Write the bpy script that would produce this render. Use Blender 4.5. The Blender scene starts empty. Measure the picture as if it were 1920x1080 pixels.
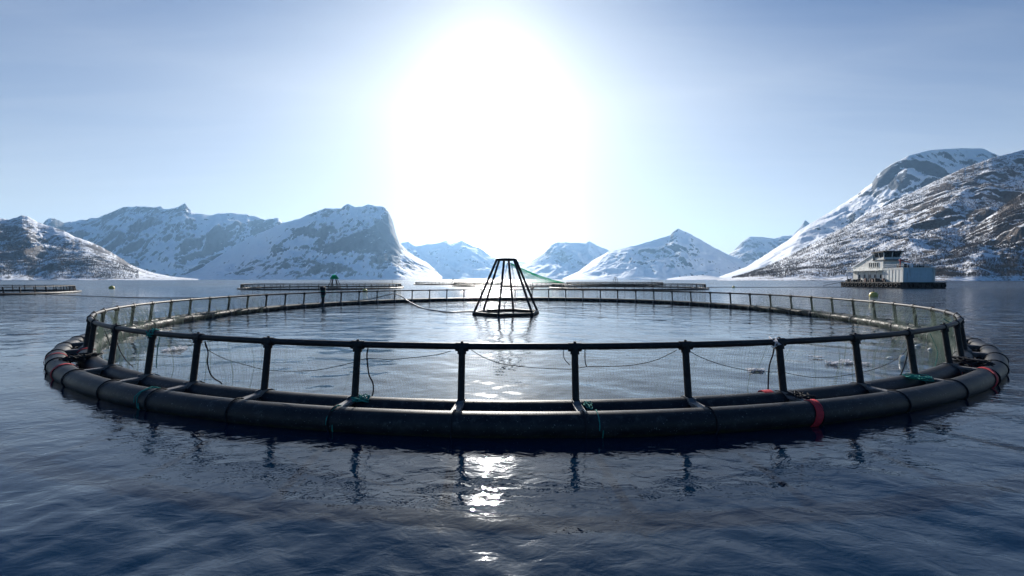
import bpy, math, random
import numpy as np
from mathutils import Vector, Matrix

# ------------------------------------------------------------------ camera, sky, sun
SC = bpy.context.scene
COL = SC.collection
CAM_H = 2.5
F = 746.7                      # focal length in pixels of a 1920 wide frame
YH = 523.7                     # horizon row
PITCH = math.atan((540 - YH) / F)
cam_d = bpy.data.cameras.new('camera')
cam_d.sensor_width = 36.0
cam_d.lens = F * 36.0 / 1920.0
cam_d.clip_start = 0.1
cam_d.clip_end = 60000.0
cam = bpy.data.objects.new('camera', cam_d)
COL.objects.link(cam)
cam.location = (0, 0, CAM_H)
cam.rotation_euler = (math.radians(90) - PITCH, 0, 0)
SC.camera = cam

SUN_EL = math.radians(22.8)
SUN_AZ = math.radians(-3.1)    # clockwise from +Y
sun_dir = Vector((math.sin(SUN_AZ) * math.cos(SUN_EL), math.cos(SUN_AZ) * math.cos(SUN_EL), math.sin(SUN_EL)))

SC.view_settings.view_transform = 'Standard'
SC.view_settings.look = 'None'
SC.view_settings.gamma = 1.0
SC.view_settings.exposure = 0.63

W = bpy.data.worlds.new('World')
SC.world = W
W.use_nodes = True
wt = W.node_tree
wt.nodes.clear()
def wn(t, **k):
    n = wt.nodes.new(t)
    for a, b in k.items():
        setattr(n, a, b)
    return n
def wmath(op, a, b=None, c=None):
    n = wn('ShaderNodeMath', operation=op)
    for i, v in enumerate((a, b, c)):
        if v is None: continue
        if isinstance(v, (int, float)): n.inputs[i].default_value = v
        else: wt.links.new(v, n.inputs[i])
    return n.outputs[0]
sky = wn('ShaderNodeTexSky', sky_type='NISHITA', sun_disc=False)
sky.sun_elevation = SUN_EL
sky.sun_rotation = SUN_AZ
sky.air_density = 1.0
sky.dust_density = 0.1
sky.ozone_density = 3.0
bg = wn('ShaderNodeBackground'); bg.inputs[1].default_value = 0.045
tc = wn('ShaderNodeTexCoord')
dot = wn('ShaderNodeVectorMath', operation='DOT_PRODUCT')
nrm = wn('ShaderNodeVectorMath', operation='NORMALIZE')
wt.links.new(tc.outputs['Generated'], nrm.inputs[0])
wt.links.new(nrm.outputs[0], dot.inputs[0]); dot.inputs[1].default_value = sun_dir
ang = wmath('ARCCOSINE', wmath('MINIMUM', dot.outputs['Value'], 0.99999))
sep = wn('ShaderNodeSeparateXYZ'); wt.links.new(nrm.outputs[0], sep.inputs[0])
# thin high cloud: faint long streaks
mp = wn('ShaderNodeMapping'); mp.inputs['Rotation'].default_value = (0, 0, math.radians(38))
mp.inputs['Scale'].default_value = (0.9, 4.5, 1.0)
dv = wn('ShaderNodeVectorMath', operation='DIVIDE')
cz = wn('ShaderNodeCombineXYZ')
zc = wmath('MAXIMUM', wmath('ADD', sep.outputs[2], 0.06), 0.03)
for i in range(3): wt.links.new(zc, cz.inputs[i])
wt.links.new(nrm.outputs[0], dv.inputs[0]); wt.links.new(cz.outputs[0], dv.inputs[1])
wt.links.new(dv.outputs[0], mp.inputs[0])
nz = wn('ShaderNodeTexNoise'); nz.inputs['Scale'].default_value = 1.1; nz.inputs['Detail'].default_value = 5; nz.inputs['Roughness'].default_value = 0.55; nz.inputs['Distortion'].default_value = 0.6
wt.links.new(mp.outputs[0], nz.inputs['Vector'])
cir = wn('ShaderNodeMapRange'); cir.inputs[1].default_value = 0.40; cir.inputs[2].default_value = 0.80
wt.links.new(nz.outputs[0], cir.inputs[0])
# thin milky veil lit by the sun: whitens the blue sky towards the sun and the horizon
elv = wmath('MAXIMUM', sep.outputs[2], 0.0)
daz = wmath('SUBTRACT', wmath('ARCTAN2', sep.outputs[0], sep.outputs[1]), SUN_AZ)
# the veil thins upwards, so the bright patch reaches less far above the sun than beside it
ang = wmath('MULTIPLY', ang, wmath('MULTIPLY_ADD', wmath('MAXIMUM', wmath('SUBTRACT', sep.outputs[2], math.sin(SUN_EL)), 0.0), 3.2, 1.0))
w1 = wmath('MULTIPLY', wmath('EXPONENT', wmath('MULTIPLY', wmath('POWER', wmath('DIVIDE', ang, 0.60), 1.8), -1.0)), wmath('MULTIPLY_ADD', elv, -0.30, 1.04))
fwd = wmath('MULTIPLY_ADD', dot.outputs['Value'], 0.42, 0.58)
hv = wmath('MINIMUM', wmath('MULTIPLY', wmath('EXPONENT', wmath('MULTIPLY', wmath('POWER', wmath('DIVIDE', elv, 0.235), 1.8), -1.0)), wmath('MULTIPLY', fwd, 0.97)), 0.95)
cv = wmath('MULTIPLY', cir.outputs[0], 0.08)
inv = wmath('MULTIPLY', wmath('MULTIPLY', wmath('SUBTRACT', 1.0, w1), wmath('SUBTRACT', 1.0, hv)), wmath('SUBTRACT', 1.0, cv))
veil = wmath('SUBTRACT', 1.0, wmath('MAXIMUM', inv, 0.0))
core = wmath('ADD', wmath('MULTIPLY', wmath('EXPONENT', wmath('DIVIDE', ang, -0.065)), 1.3),
             wmath('MULTIPLY', wmath('EXPONENT', wmath('MULTIPLY', wmath('POWER', wmath('DIVIDE', ang, 0.045), 2.0), -1.0)), 14.0))
low = wmath('MULTIPLY', wmath('EXPONENT', wmath('SUBTRACT', wmath('MULTIPLY', wmath('POWER', wmath('DIVIDE', daz, 0.13), 2.0), -1.0), wmath('DIVIDE', elv, 0.15))), 3.6)
vb = wn('ShaderNodeBackground'); vb.inputs[0].default_value = (0.95, 0.985, 1.0, 1)
vb.inputs[1].default_value = 0.63
cb = wn('ShaderNodeBackground'); cb.inputs[0].default_value = (1.0, 0.98, 0.95, 1)
soft = wmath('MULTIPLY', wmath('EXPONENT', wmath('DIVIDE', ang, -0.22)), 0.24)
wt.links.new(wmath('ADD', wmath('ADD', core, low), soft), cb.inputs[1])
hs = wn('ShaderNodeHueSaturation'); hs.inputs['Saturation'].default_value = 1.7
wt.links.new(sky.outputs[0], hs.inputs['Color']); tint = wn('ShaderNodeMix', data_type='RGBA', blend_type='MULTIPLY'); tint.inputs['Factor'].default_value = 1.0
tint.inputs['B'].default_value = (0.30, 0.85, 1.02, 1)
wt.links.new(hs.outputs[0], tint.inputs['A']); wt.links.new(tint.outputs['Result'], bg.inputs[0])
a1 = wn('ShaderNodeMixShader'); a2 = wn('ShaderNodeAddShader'); wo = wn('ShaderNodeOutputWorld')
wt.links.new(veil, a1.inputs[0]); wt.links.new(bg.outputs[0], a1.inputs[1]); wt.links.new(vb.outputs[0], a1.inputs[2])
wt.links.new(a1.outputs[0], a2.inputs[0]); wt.links.new(cb.outputs[0], a2.inputs[1])
wt.links.new(a2.outputs[0], wo.inputs[0])

sl = bpy.data.lights.new('sun', 'SUN'); sl.energy = 5.0; sl.angle = math.radians(0.5); sl.color = (1.0, 0.94, 0.86)
so = bpy.data.objects.new('sun', sl); COL.objects.link(so)
so.rotation_euler = sun_dir.to_track_quat('Z', 'Y').to_euler()

# ------------------------------------------------------------------ helpers
rng = np.random.default_rng(7)
random.seed(7)

def at(px, py, z=0.0):
    """point of the plane height z seen at pixel (px,py) of the 1920 frame"""
    u = (px - 960) / F; v = (540 - py) / F
    c, s = math.cos(PITCH), math.sin(PITCH)
    d = Vector((u, c + v * s, -s + v * c))
    t = (z - CAM_H) / d.z
    return Vector((d.x * t, d.y * t, z))
def at_d(px, py, Y):
    """point at depth Y seen at pixel"""
    u = (px - 960) / F; v = (540 - py) / F
    c, s = math.cos(PITCH), math.sin(PITCH)
    d = Vector((u, c + v * s, -s + v * c))
    t = Y / d.y
    return Vector((d.x * t, Y, CAM_H + d.z * t))

def tag(o, label=None, cat=None, group=None, kind=None):
    if label: o['label'] = label
    if cat: o['category'] = cat
    if group: o['group'] = group
    if kind: o['kind'] = kind
    return o

def mesh_obj(name, V, Fc, mat=None, parent=None, smooth=False):
    me = bpy.data.meshes.new(name)
    V = np.asarray(V, dtype=np.float32)
    if isinstance(Fc, np.ndarray):
        n, k = Fc.shape
        me.vertices.add(len(V)); me.vertices.foreach_set('co', V.ravel())
        me.loops.add(n * k); me.loops.foreach_set('vertex_index', Fc.astype(np.int32).ravel())
        me.polygons.add(n)
        me.polygons.foreach_set('loop_start', np.arange(0, n * k, k, dtype=np.int32))
        me.polygons.foreach_set('loop_total', np.full(n, k, dtype=np.int32))
        me.update(calc_edges=True)
    else:
        me.from_pydata([tuple(map(float, v)) for v in V], [], Fc)
    if smooth:
        me.polygons.foreach_set('use_smooth', np.ones(len(me.polygons), dtype=bool))
    if mat: me.materials.append(mat)
    me.update()
    o = bpy.data.objects.new(name, me)
    COL.objects.link(o)
    if parent is not None: o.parent = parent
    return o

def empty(name, loc=(0, 0, 0), rz=0.0):
    o = bpy.data.objects.new(name, None); COL.objects.link(o)
    o.location = loc; o.rotation_euler = (0, 0, rz); o.empty_display_size = 0.3
    return o

class MB:
    def __init__(s): s.V = []; s.F = []
    def add(s, V, Fc):
        b = len(s.V); s.V += [tuple(v) for v in V]; s.F += [tuple(i + b for i in f) for f in Fc]; return s
    def box(s, c, size, R=None):
        x, y, z = [q / 2 for q in size]
        P = [Vector((i * x, j * y, k * z)) for k in (-1, 1) for j in (-1, 1) for i in (-1, 1)]
        if R is not None: P = [R @ p for p in P]
        P = [p + Vector(c) for p in P]
        return s.add(P, [(0, 2, 3, 1), (4, 5, 7, 6), (0, 1, 5, 4), (2, 6, 7, 3), (0, 4, 6, 2), (1, 3, 7, 5)])
    def bar(s, p, q, w, h):
        p, q = Vector(p), Vector(q); d = (q - p)
        z = d.normalized(); up = Vector((0, 0, 1)) if abs(z.z) < 0.9 else Vector((1, 0, 0))
        x = z.cross(up).normalized(); y = x.cross(z)
        R = Matrix((x, y, z)).transposed()
        return s.box((p + q) / 2, (w, h, d.length), R)
    def tube(s, pts, r, n=8, closed=False, cap=True):
        pts = [Vector(p) for p in pts]; m = len(pts)
        rr = r if hasattr(r, '__len__') else [r] * m
        V = []; prev = None
        for i, p in enumerate(pts):
            if closed: t = pts[(i + 1) % m] - pts[i - 1]
            else: t = pts[min(i + 1, m - 1)] - pts[max(i - 1, 0)]
            t.normalize()
            if prev is None:
                up = Vector((0, 0, 1)) if abs(t.z) < 0.9 else Vector((1, 0, 0))
                a = t.cross(up).normalized()
            else:
                a = (prev - t * prev.dot(t)).normalized()
            prev = a; b = t.cross(a)
            for k in range(n):
                g = 2 * math.pi * k / n
                V.append(p + (a * math.cos(g) + b * math.sin(g)) * rr[i])
        Fc = []
        for i in range(m if closed else m - 1):
            j = (i + 1) % m
            for k in range(n):
                l = (k + 1) % n
                Fc.append((i * n + k, i * n + l, j * n + l, j * n + k))
        if not closed and cap:
            Fc.append(tuple(range(n - 1, -1, -1))); Fc.append(tuple((m - 1) * n + k for k in range(n)))
        return s.add(V, Fc)
    def lathe(s, prof, n=16, c=(0, 0, 0)):
        V = []; c = Vector(c)
        for r, z in prof:
            for k in range(n):
                g = 2 * math.pi * k / n; V.append(c + Vector((r * math.cos(g), r * math.sin(g), z)))
        Fc = []
        for i in range(len(prof) - 1):
            for k in range(n):
                l = (k + 1) % n; Fc.append((i * n + k, i * n + l, (i + 1) * n + l, (i + 1) * n + k))
        Fc.append(tuple(range(n - 1, -1, -1))); Fc.append(tuple((len(prof) - 1) * n + k for k in range(n)))
        return s.add(V, Fc)
    def build(s, name, mat, parent=None, smooth=False):
        o = mesh_obj(name, s.V, s.F, mat, parent, False)
        if smooth:
            me = o.data; me.polygons.foreach_set('use_smooth', np.ones(len(me.polygons), dtype=bool))
            try: me.set_sharp_from_angle(angle=math.radians(40))
            except Exception: pass
        return o

def ring(r, z, n, cx=0, cy=0, wob=0.0, ph=0.0):
    out = []
    for i in range(n):
        t = 2 * math.pi * i / n
        out.append((cx + r * math.sin(t), cy - r * math.cos(t), z + wob * math.sin(3 * t + ph) + wob * 0.6 * math.sin(7 * t + 2 * ph)))
    return out

# ------------------------------------------------------------------ materials
def mat(name):
    m = bpy.data.materials.new(name); m.use_nodes = True
    nt = m.node_tree; b = nt.nodes['Principled BSDF']
    return m, nt, b
def simple(name, col, rough=0.5, spec=0.5, metal=0.0, var=0.0, scale=6.0, bump=0.0, col2=None):
    m, nt, b = mat(name)
    b.inputs['Base Color'].default_value = (*col, 1); b.inputs['Roughness'].default_value = rough
    b.inputs['Specular IOR Level'].default_value = spec; b.inputs['Metallic'].default_value = metal
    if var or col2 or bump:
        t = nt.nodes.new('ShaderNodeTexCoord'); n = nt.nodes.new('ShaderNodeTexNoise')
        n.inputs['Scale'].default_value = scale; n.inputs['Detail'].default_value = 6; n.inputs['Roughness'].default_value = 0.65
        nt.links.new(t.outputs['Object'], n.inputs['Vector'])
        r = nt.nodes.new('ShaderNodeMapRange'); r.inputs[1].default_value = 0.42; r.inputs[2].default_value = 0.68
        nt.links.new(n.outputs[0], r.inputs[0])
        mx = nt.nodes.new('ShaderNodeMix'); mx.data_type = 'RGBA'
        c2 = col2 or tuple(min(1, c * (1 + var) + 0.01 * var) for c in col)
        mx.inputs['A'].default_value = (*col, 1); mx.inputs['B'].default_value = (*c2, 1)
        nt.links.new(r.outputs[0], mx.inputs['Factor']); nt.links.new(mx.outputs['Result'], b.inputs['Base Color'])
        rr = nt.nodes.new('ShaderNodeMapRange'); rr.inputs[3].default_value = rough * 0.8; rr.inputs[4].default_value = min(1, rough * 1.4)
        nt.links.new(n.outputs[0], rr.inputs[0]); nt.links.new(rr.outputs[0], b.inputs['Roughness'])
        if bump:
            bp = nt.nodes.new('ShaderNodeBump'); bp.inputs['Strength'].default_value = bump; bp.inputs['Distance'].default_value = 0.02
            nt.links.new(n.outputs[0], bp.inputs['Height']); nt.links.new(bp.outputs[0], b.inputs['Normal'])
    return m

def pipe_mat():
    """weathered black pipe: salt bloom in patches, scuffs, algae at the waterline"""
    m = simple('black_plastic_pipe', (0.009, 0.010, 0.014), 0.46, 0.28, scale=3.0, bump=0.15, col2=(0.026, 0.027, 0.031))
    nt = m.node_tree; b = nt.nodes['Principled BSDF']
    src = b.inputs['Base Color'].links[0].from_socket
    g = nt.nodes.new('ShaderNodeNewGeometry'); sp = nt.nodes.new('ShaderNodeSeparateXYZ'); nt.links.new(g.outputs['Position'], sp.inputs[0])
    def nz(s, d, st=(1, 1, 1)):
        mp = nt.nodes.new('ShaderNodeMapping'); mp.inputs['Scale'].default_value = st
        n = nt.nodes.new('ShaderNodeTexNoise'); n.inputs['Scale'].default_value = s; n.inputs['Detail'].default_value = d; n.inputs['Roughness'].default_value = .7
        nt.links.new(g.outputs['Position'], mp.inputs[0]); nt.links.new(mp.outputs[0], n.inputs['Vector']); return n.outputs[0]
    def mr(v, a, c, o=1.0):
        n = nt.nodes.new('ShaderNodeMapRange'); n.inputs[1].default_value = a; n.inputs[2].default_value = c; n.inputs[4].default_value = o; nt.links.new(v, n.inputs[0]); return n.outputs[0]
    def mix(f, a, c):
        n = nt.nodes.new('ShaderNodeMix'); n.data_type = 'RGBA'; nt.links.new(f, n.inputs['Factor']); nt.links.new(a, n.inputs['A']); n.inputs['B'].default_value = (*c, 1); return n.outputs['Result']
    c = mix(mr(nz(5.0, 8), .56, .70, .55), src, (0.10, 0.10, 0.105))
    c = mix(mr(nz(30.0, 3), .655, .70, .8), c, (0.30, 0.30, 0.29))
    ad = nt.nodes.new('ShaderNodeMath'); ad.operation = 'MULTIPLY_ADD'; nt.links.new(nz(6.0, 5), ad.inputs[0]); ad.inputs[1].default_value = -0.22; nt.links.new(sp.outputs[2], ad.inputs[2])
    f = nt.nodes.new('ShaderNodeMapRange'); f.inputs[1].default_value = -0.05; f.inputs[2].default_value = -0.12; nt.links.new(ad.outputs[0], f.inputs[0])
    c = mix(f.outputs[0], c, (0.035, 0.036, 0.018))
    nt.links.new(c, b.inputs['Base Color']); return m
M_HDPE = pipe_mat()
M_RAIL = simple('black_rail_pipe', (0.008, 0.008, 0.011), 0.48, 0.25, var=1.0, scale=9.0, bump=0.1)
M_POST = simple('black_moulded_post', (0.007, 0.007, 0.009), 0.55, 0.3, var=1.0, scale=14.0, bump=0.2)
M_BRKT = simple('grey_walkway_bracket', (0.17, 0.17, 0.18), 0.55, 0.5, var=0.5, scale=11.0, bump=0.3, col2=(0.07, 0.07, 0.07))
M_ROPE = simple('dark_rope', (0.02, 0.022, 0.028), 0.8, 0.2)
M_GROPE = simple('green_rope', (0.03, 0.22, 0.19), 0.8, 0.2, var=0.5, scale=30)
M_RED = simple('red_strap_webbing', (0.45, 0.02, 0.035), 0.6, 0.3, var=0.3, scale=20)
M_NET = simple('green_grey_net_twine', (0.085, 0.14, 0.115), 0.85, 0.2)
M_BNET = simple('green_bird_net_twine', (0.01, 0.36, 0.22), 0.7, 0.2)
def netmat(name, col, tr):
    m, nt, b = mat(name); b.inputs['Base Color'].default_value = (*col, 1); b.inputs['Roughness'].default_value = .8; b.inputs['Specular IOR Level'].default_value = .1
    t = nt.nodes.new('ShaderNodeBsdfTranslucent'); t.inputs[0].default_value = (*tr, 1); x = nt.nodes.new('ShaderNodeMixShader'); x.inputs[0].default_value = 0.6
    nt.links.new(b.outputs[0], x.inputs[1]); nt.links.new(t.outputs[0], x.inputs[2]); nt.links.new(x.outputs[0], nt.nodes['Material Output'].inputs['Surface'])
    return m
M_NET = netmat('green_grey_net_twine', (0.22, 0.26, 0.23), (0.38, 0.45, 0.41))
M_BNET = netmat('green_bird_net_twine', (0.01, 0.36, 0.22), (0.02, 0.75, 0.45))
M_WROPE = netmat('white_rope', (0.85, 0.86, 0.88), (0.9, 0.9, 0.92))
M_WHITE = simple('white_float_plastic', (0.85, 0.86, 0.86), 0.35, 0.5)
M_YEL = simple('yellow_buoy_plastic', (0.50, 0.42, 0.10), 0.4, 0.5, var=0.3, scale=4)
M_HOSE = simple('grey_feed_hose', (0.20, 0.20, 0.20), 0.4, 0.5)

# ------------------------------------------------------------------ noise in numpy
_P = rng.permutation(4096)
_G = rng.uniform(0, 2 * np.pi, 4096)
def gnoise(x, y):
    xi = np.floor(x).astype(np.int64); yi = np.floor(y).astype(np.int64)
    xf = x - xi; yf = y - yi
    u = xf * xf * xf * (xf * (xf * 6 - 15) + 10); v = yf * yf * yf * (yf * (yf * 6 - 15) + 10)
    def g(i, j, dx, dy):
        a = _G[_P[(_P[i & 4095] + j) & 4095]]
        return np.cos(a) * dx + np.sin(a) * dy
    n00 = g(xi, yi, xf, yf); n10 = g(xi + 1, yi, xf - 1, yf)
    n01 = g(xi, yi + 1, xf, yf - 1); n11 = g(xi + 1, yi + 1, xf - 1, yf - 1)
    return (n00 * (1 - u) + n10 * u) * (1 - v) + (n01 * (1 - u) + n11 * u) * v
def fbm(x, y, o=5, lac=2.03, gain=0.5):
    s = 0; a = 1
    for i in range(o):
        s = s + a * gnoise(x + 17.3 * i, y - 9.1 * i); x = x * lac; y = y * lac; a *= gain
    return s
def ridged(x, y, o=5, lac=2.05, gain=0.5):
    s = 0; a = 1; t = 0
    for i in range(o):
        s = s + a * (1 - 2.2 * np.abs(gnoise(x + 11.7 * i, y + 5.3 * i))); t += a; x = x * lac; y = y * lac; a *= gain
    return s / t

# ------------------------------------------------------------------ water
PCX, PCY, PR = 0.41, 27.1, 20.0        # centre and radius of the near pen
def water_height(X, Y):
    r = np.hypot(X, Y)
    z = np.zeros_like(X)
    wr = np.random.default_rng(21)
    n = 64
    lam = 0.28 * (5.5 / 0.28) ** (np.arange(n) / (n - 1))
    for L in lam:
        k = 2 * np.pi / L
        th = wr.normal(0.35, 0.75)
        amp = 0.0048 * L ** 0.75 * (0.35 if L > 3 else 1.0)
        amp = amp * (0.62 if L > 0.8 else 0.54)
        ph = wr.uniform(0, 6.28)
        fade = np.clip(1.4 - r * (0.028 if L > 1.0 else 0.045), 0, 1)
        wx = X + 0.25 * L * np.sin(0.9 * Y / L + ph)
        z = z + amp * fade * np.sin(k * (wx * np.sin(th) + Y * np.cos(th)) + ph)
    rp = np.hypot(X - PCX, Y - PCY)
    calm = (1.0 - 0.45 * np.clip((PR + 0.2 - rp) / 1.0, 0, 1)) * (1 - 0.74 * np.clip((24.4 - rp) / 2.2, 0, 1) * np.clip((rp - PR) / 0.5, 0, 1))
    patch = 0.9 + 0.7 * fbm(X * 0.10, Y * 0.16, 3)
    return z * calm * np.clip(patch, 0.35, 1.6)
def build_water():
    r1 = 0.6 * 1.0095 ** np.arange(0, 500)
    r1 = r1[r1 < 62]
    r2 = 62 * 1.06 ** np.arange(0, 90); r2 = r2[r2 < 9000]; r2 = np.append(r2, 9000)
    R = np.concatenate([r1, r2]); na = 1300
    t = np.arange(na) / na * 2 * np.pi
    X = R[:, None] * np.sin(t)[None]; Y = R[:, None] * np.cos(t)[None]
    Z = water_height(X, Y)
    V = np.stack([X, Y, Z], -1).reshape(-1, 3)
    i = np.arange(len(R) - 1)[:, None] * na; j = np.arange(na)[None]; j2 = (j + 1) % na
    Fc = np.stack([i + j, i + na + j, i + na + j2, i + j2], -1).reshape(-1, 4)
    b = len(V); V = np.vstack([V, [[0, 0, 0]]])
    # centre fan as degenerate-free quads avoided: small triangles
    m, nt, bs = mat('sea_water')
    bs.inputs['Base Color'].default_value = (0.0024, 0.014, 0.035, 1)
    bs.inputs['Roughness'].default_value = 0.04
    bs.inputs['IOR'].default_value = 1.5
    bs.inputs['Specular IOR Level'].default_value = 0.5
    g = nt.nodes.new('ShaderNodeNewGeometry')
    def nz(scale, detail, sx, sy, rot, dist=0.0):
        mp = nt.nodes.new('ShaderNodeMapping'); mp.inputs['Scale'].default_value = (sx, sy, 1); mp.inputs['Rotation'].default_value = (0, 0, rot)
        n = nt.nodes.new('ShaderNodeTexNoise'); n.noise_dimensions = '2D'
        n.inputs['Scale'].default_value = scale; n.inputs['Detail'].default_value = detail; n.inputs['Distortion'].default_value = dist
        nt.links.new(g.outputs['Position'], mp.inputs[0]); nt.links.new(mp.outputs[0], n.inputs['Vector'])
        return n.outputs[0]
    def mth(op, a, b=None):
        n = nt.nodes.new('ShaderNodeMath'); n.operation = op
        for i, v in enumerate((a, b)):
            if v is None: continue
            if isinstance(v, (int, float)): n.inputs[i].default_value = v
            else: nt.links.new(v, n.inputs[i])
        return n.outputs[0]
    ln = nt.nodes.new('ShaderNodeVectorMath'); ln.operation = 'LENGTH'; nt.links.new(g.outputs['Position'], ln.inputs[0])
    far = nt.nodes.new('ShaderNodeMapRange'); far.inputs[1].default_value = 15; far.inputs[2].default_value = 45
    nt.links.new(ln.outputs['Value'], far.inputs[0])
    # unresolved chop farther out
    rg = nt.nodes.new('ShaderNodeMapRange'); rg.inputs[1].default_value = 25; rg.inputs[2].default_value = 220; rg.inputs[3].default_value = 0.025; rg.inputs[4].default_value = 0.24
    nt.links.new(ln.outputs['Value'], rg.inputs[0]); nt.links.new(rg.outputs[0], bs.inputs['Roughness'])
    h = mth('ADD', mth('MULTIPLY', nz(5.0, 3, 0.6, 1.1, 0.3, 0.4), 0.0075), mth('MULTIPLY', nz(22.0, 2, 0.7, 1.0, -0.4), 0.0009))
    h2 = mth('MULTIPLY', mth('ADD', mth('MULTIPLY', nz(1.1, 3, 0.5, 1.1, 0.25, 0.5), 0.15), mth('MULTIPLY', nz(0.28, 2, 0.5, 1.2, 0.1), 0.20)), far.outputs[0])
    patch = nt.nodes.new('ShaderNodeMapRange'); patch.inputs[1].default_value = 0.35; patch.inputs[2].default_value = 0.65; patch.inputs[3].default_value = 0.35; patch.inputs[4].default_value = 1.3
    nt.links.new(nz(0.16, 3, 0.35, 1.0, 0.15, 1.0), patch.inputs[0])
    hh = mth('ADD', mth('MULTIPLY', h, patch.outputs[0]), h2)
    bp = nt.nodes.new('ShaderNodeBump'); bp.inputs['Strength'].default_value = 1.0; bp.inputs['Distance'].default_value = 1.0
    nt.links.new(hh, bp.inputs['Height']); nt.links.new(bp.outputs[0], bs.inputs['Normal'])
    o = mesh_obj('water', V, Fc, m, None, True)
    tag(o, 'dark blue rippled fjord water glittering below the sun', 'water', kind='structure')
build_water()

# ------------------------------------------------------------------ mountains
def snow_mat(name, rock_lo, rock_hi, *, rock_col=(0.10, 0.095, 0.10), scale=0.01, tree=0.0, snow_col=(0.85, 0.88, 0.93)):
    m, nt, b = mat(name)
    b.inputs['Roughness'].default_value = 0.75; b.inputs['Specular IOR Level'].default_value = 0.15
    g = nt.nodes.new('ShaderNodeNewGeometry')
    at_ = nt.nodes.new('ShaderNodeAttribute'); at_.attribute_name = 'rock'
    def nz(s, d, r=0.6, stretch=(1, 1, 1)):
        mp = nt.nodes.new('ShaderNodeMapping'); mp.inputs['Scale'].default_value = stretch
        n = nt.nodes.new('ShaderNodeTexNoise'); n.inputs['Scale'].default_value = s; n.inputs['Detail'].default_value = d; n.inputs['Roughness'].default_value = r
        nt.links.new(g.outputs['Position'], mp.inputs[0]); nt.links.new(mp.outputs[0], n.inputs['Vector'])
        return n.outputs[0]
    def mth(op, a, c=None):
        n = nt.nodes.new('ShaderNodeMath'); n.operation = op
        for i, v in enumerate((a, c)):
            if v is None: continue
            if isinstance(v, (int, float)): n.inputs[i].default_value = v
            else: nt.links.new(v, n.inputs[i])
        return n.outputs[0]
    n1 = nz(scale, 8, 0.68, (1, 1, 1.8))
    st = nz(scale * 3.0, 5, 0.6, (1, 0.22, 0.22))
    f = mth('ADD', mth('ADD', at_.outputs['Fac'], mth('MULTIPLY', mth('SUBTRACT', n1, 0.5), 1.5)), mth('MULTIPLY', mth('SUBTRACT', st, 0.5), 1.2))
    mr = nt.nodes.new('ShaderNodeMapRange'); mr.inputs[1].default_value = rock_lo; mr.inputs[2].default_value = rock_hi
    nt.links.new(f, mr.inputs[0])
    n2 = nz(scale * 6, 4)
    rc = nt.nodes.new('ShaderNodeMix'); rc.data_type = 'RGBA'
    rc.inputs['A'].default_value = (*[c * 0.35 for c in rock_col], 1); rc.inputs['B'].default_value = (*[c * 2.1 for c in rock_col], 1)
    nt.links.new(n2, rc.inputs['Factor'])
    mx = nt.nodes.new('ShaderNodeMix'); mx.data_type = 'RGBA'
    mx.inputs['A'].default_value = (*snow_col, 1)
    nt.links.new(rc.outputs['Result'], mx.inputs['B']); nt.links.new(mr.outputs[0], mx.inputs['Factor'])
    res = mx.outputs['Result']
    if tree:
        # low bare scrub poking through the snow, in patches
        pt = mth('MULTIPLY', mth('SUBTRACT', nz(scale * 0.9, 4), 0.5), 0.9)
        sp = mth('ADD', nz(tree, 3, 0.7, (1, 1, 0.45)), pt)
        sr = nt.nodes.new('ShaderNodeMapRange'); sr.inputs[1].default_value = 0.53; sr.inputs[2].default_value = 0.60; sr.inputs[4].default_value = 0.85; nt.links.new(sp, sr.inputs[0])
        s2 = nt.nodes.new('ShaderNodeMix'); s2.data_type = 'RGBA'; nt.links.new(res, s2.inputs['A']); s2.inputs['B'].default_value = (0.075, 0.052, 0.042, 1)
        nt.links.new(sr.outputs[0], s2.inputs['Factor']); res = s2.outputs['Result']
    nt.links.new(res, b.inputs['Base Color'])
    bp = nt.nodes.new('ShaderNodeBump'); bp.inputs['Strength'].default_value = 0.9; bp.inputs['Distance'].default_value = 0.12 / scale
    nt.links.new(n1, bp.inputs['Height']); nt.links.new(bp.outputs[0], b.inputs['Normal'])
    return m

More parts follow.
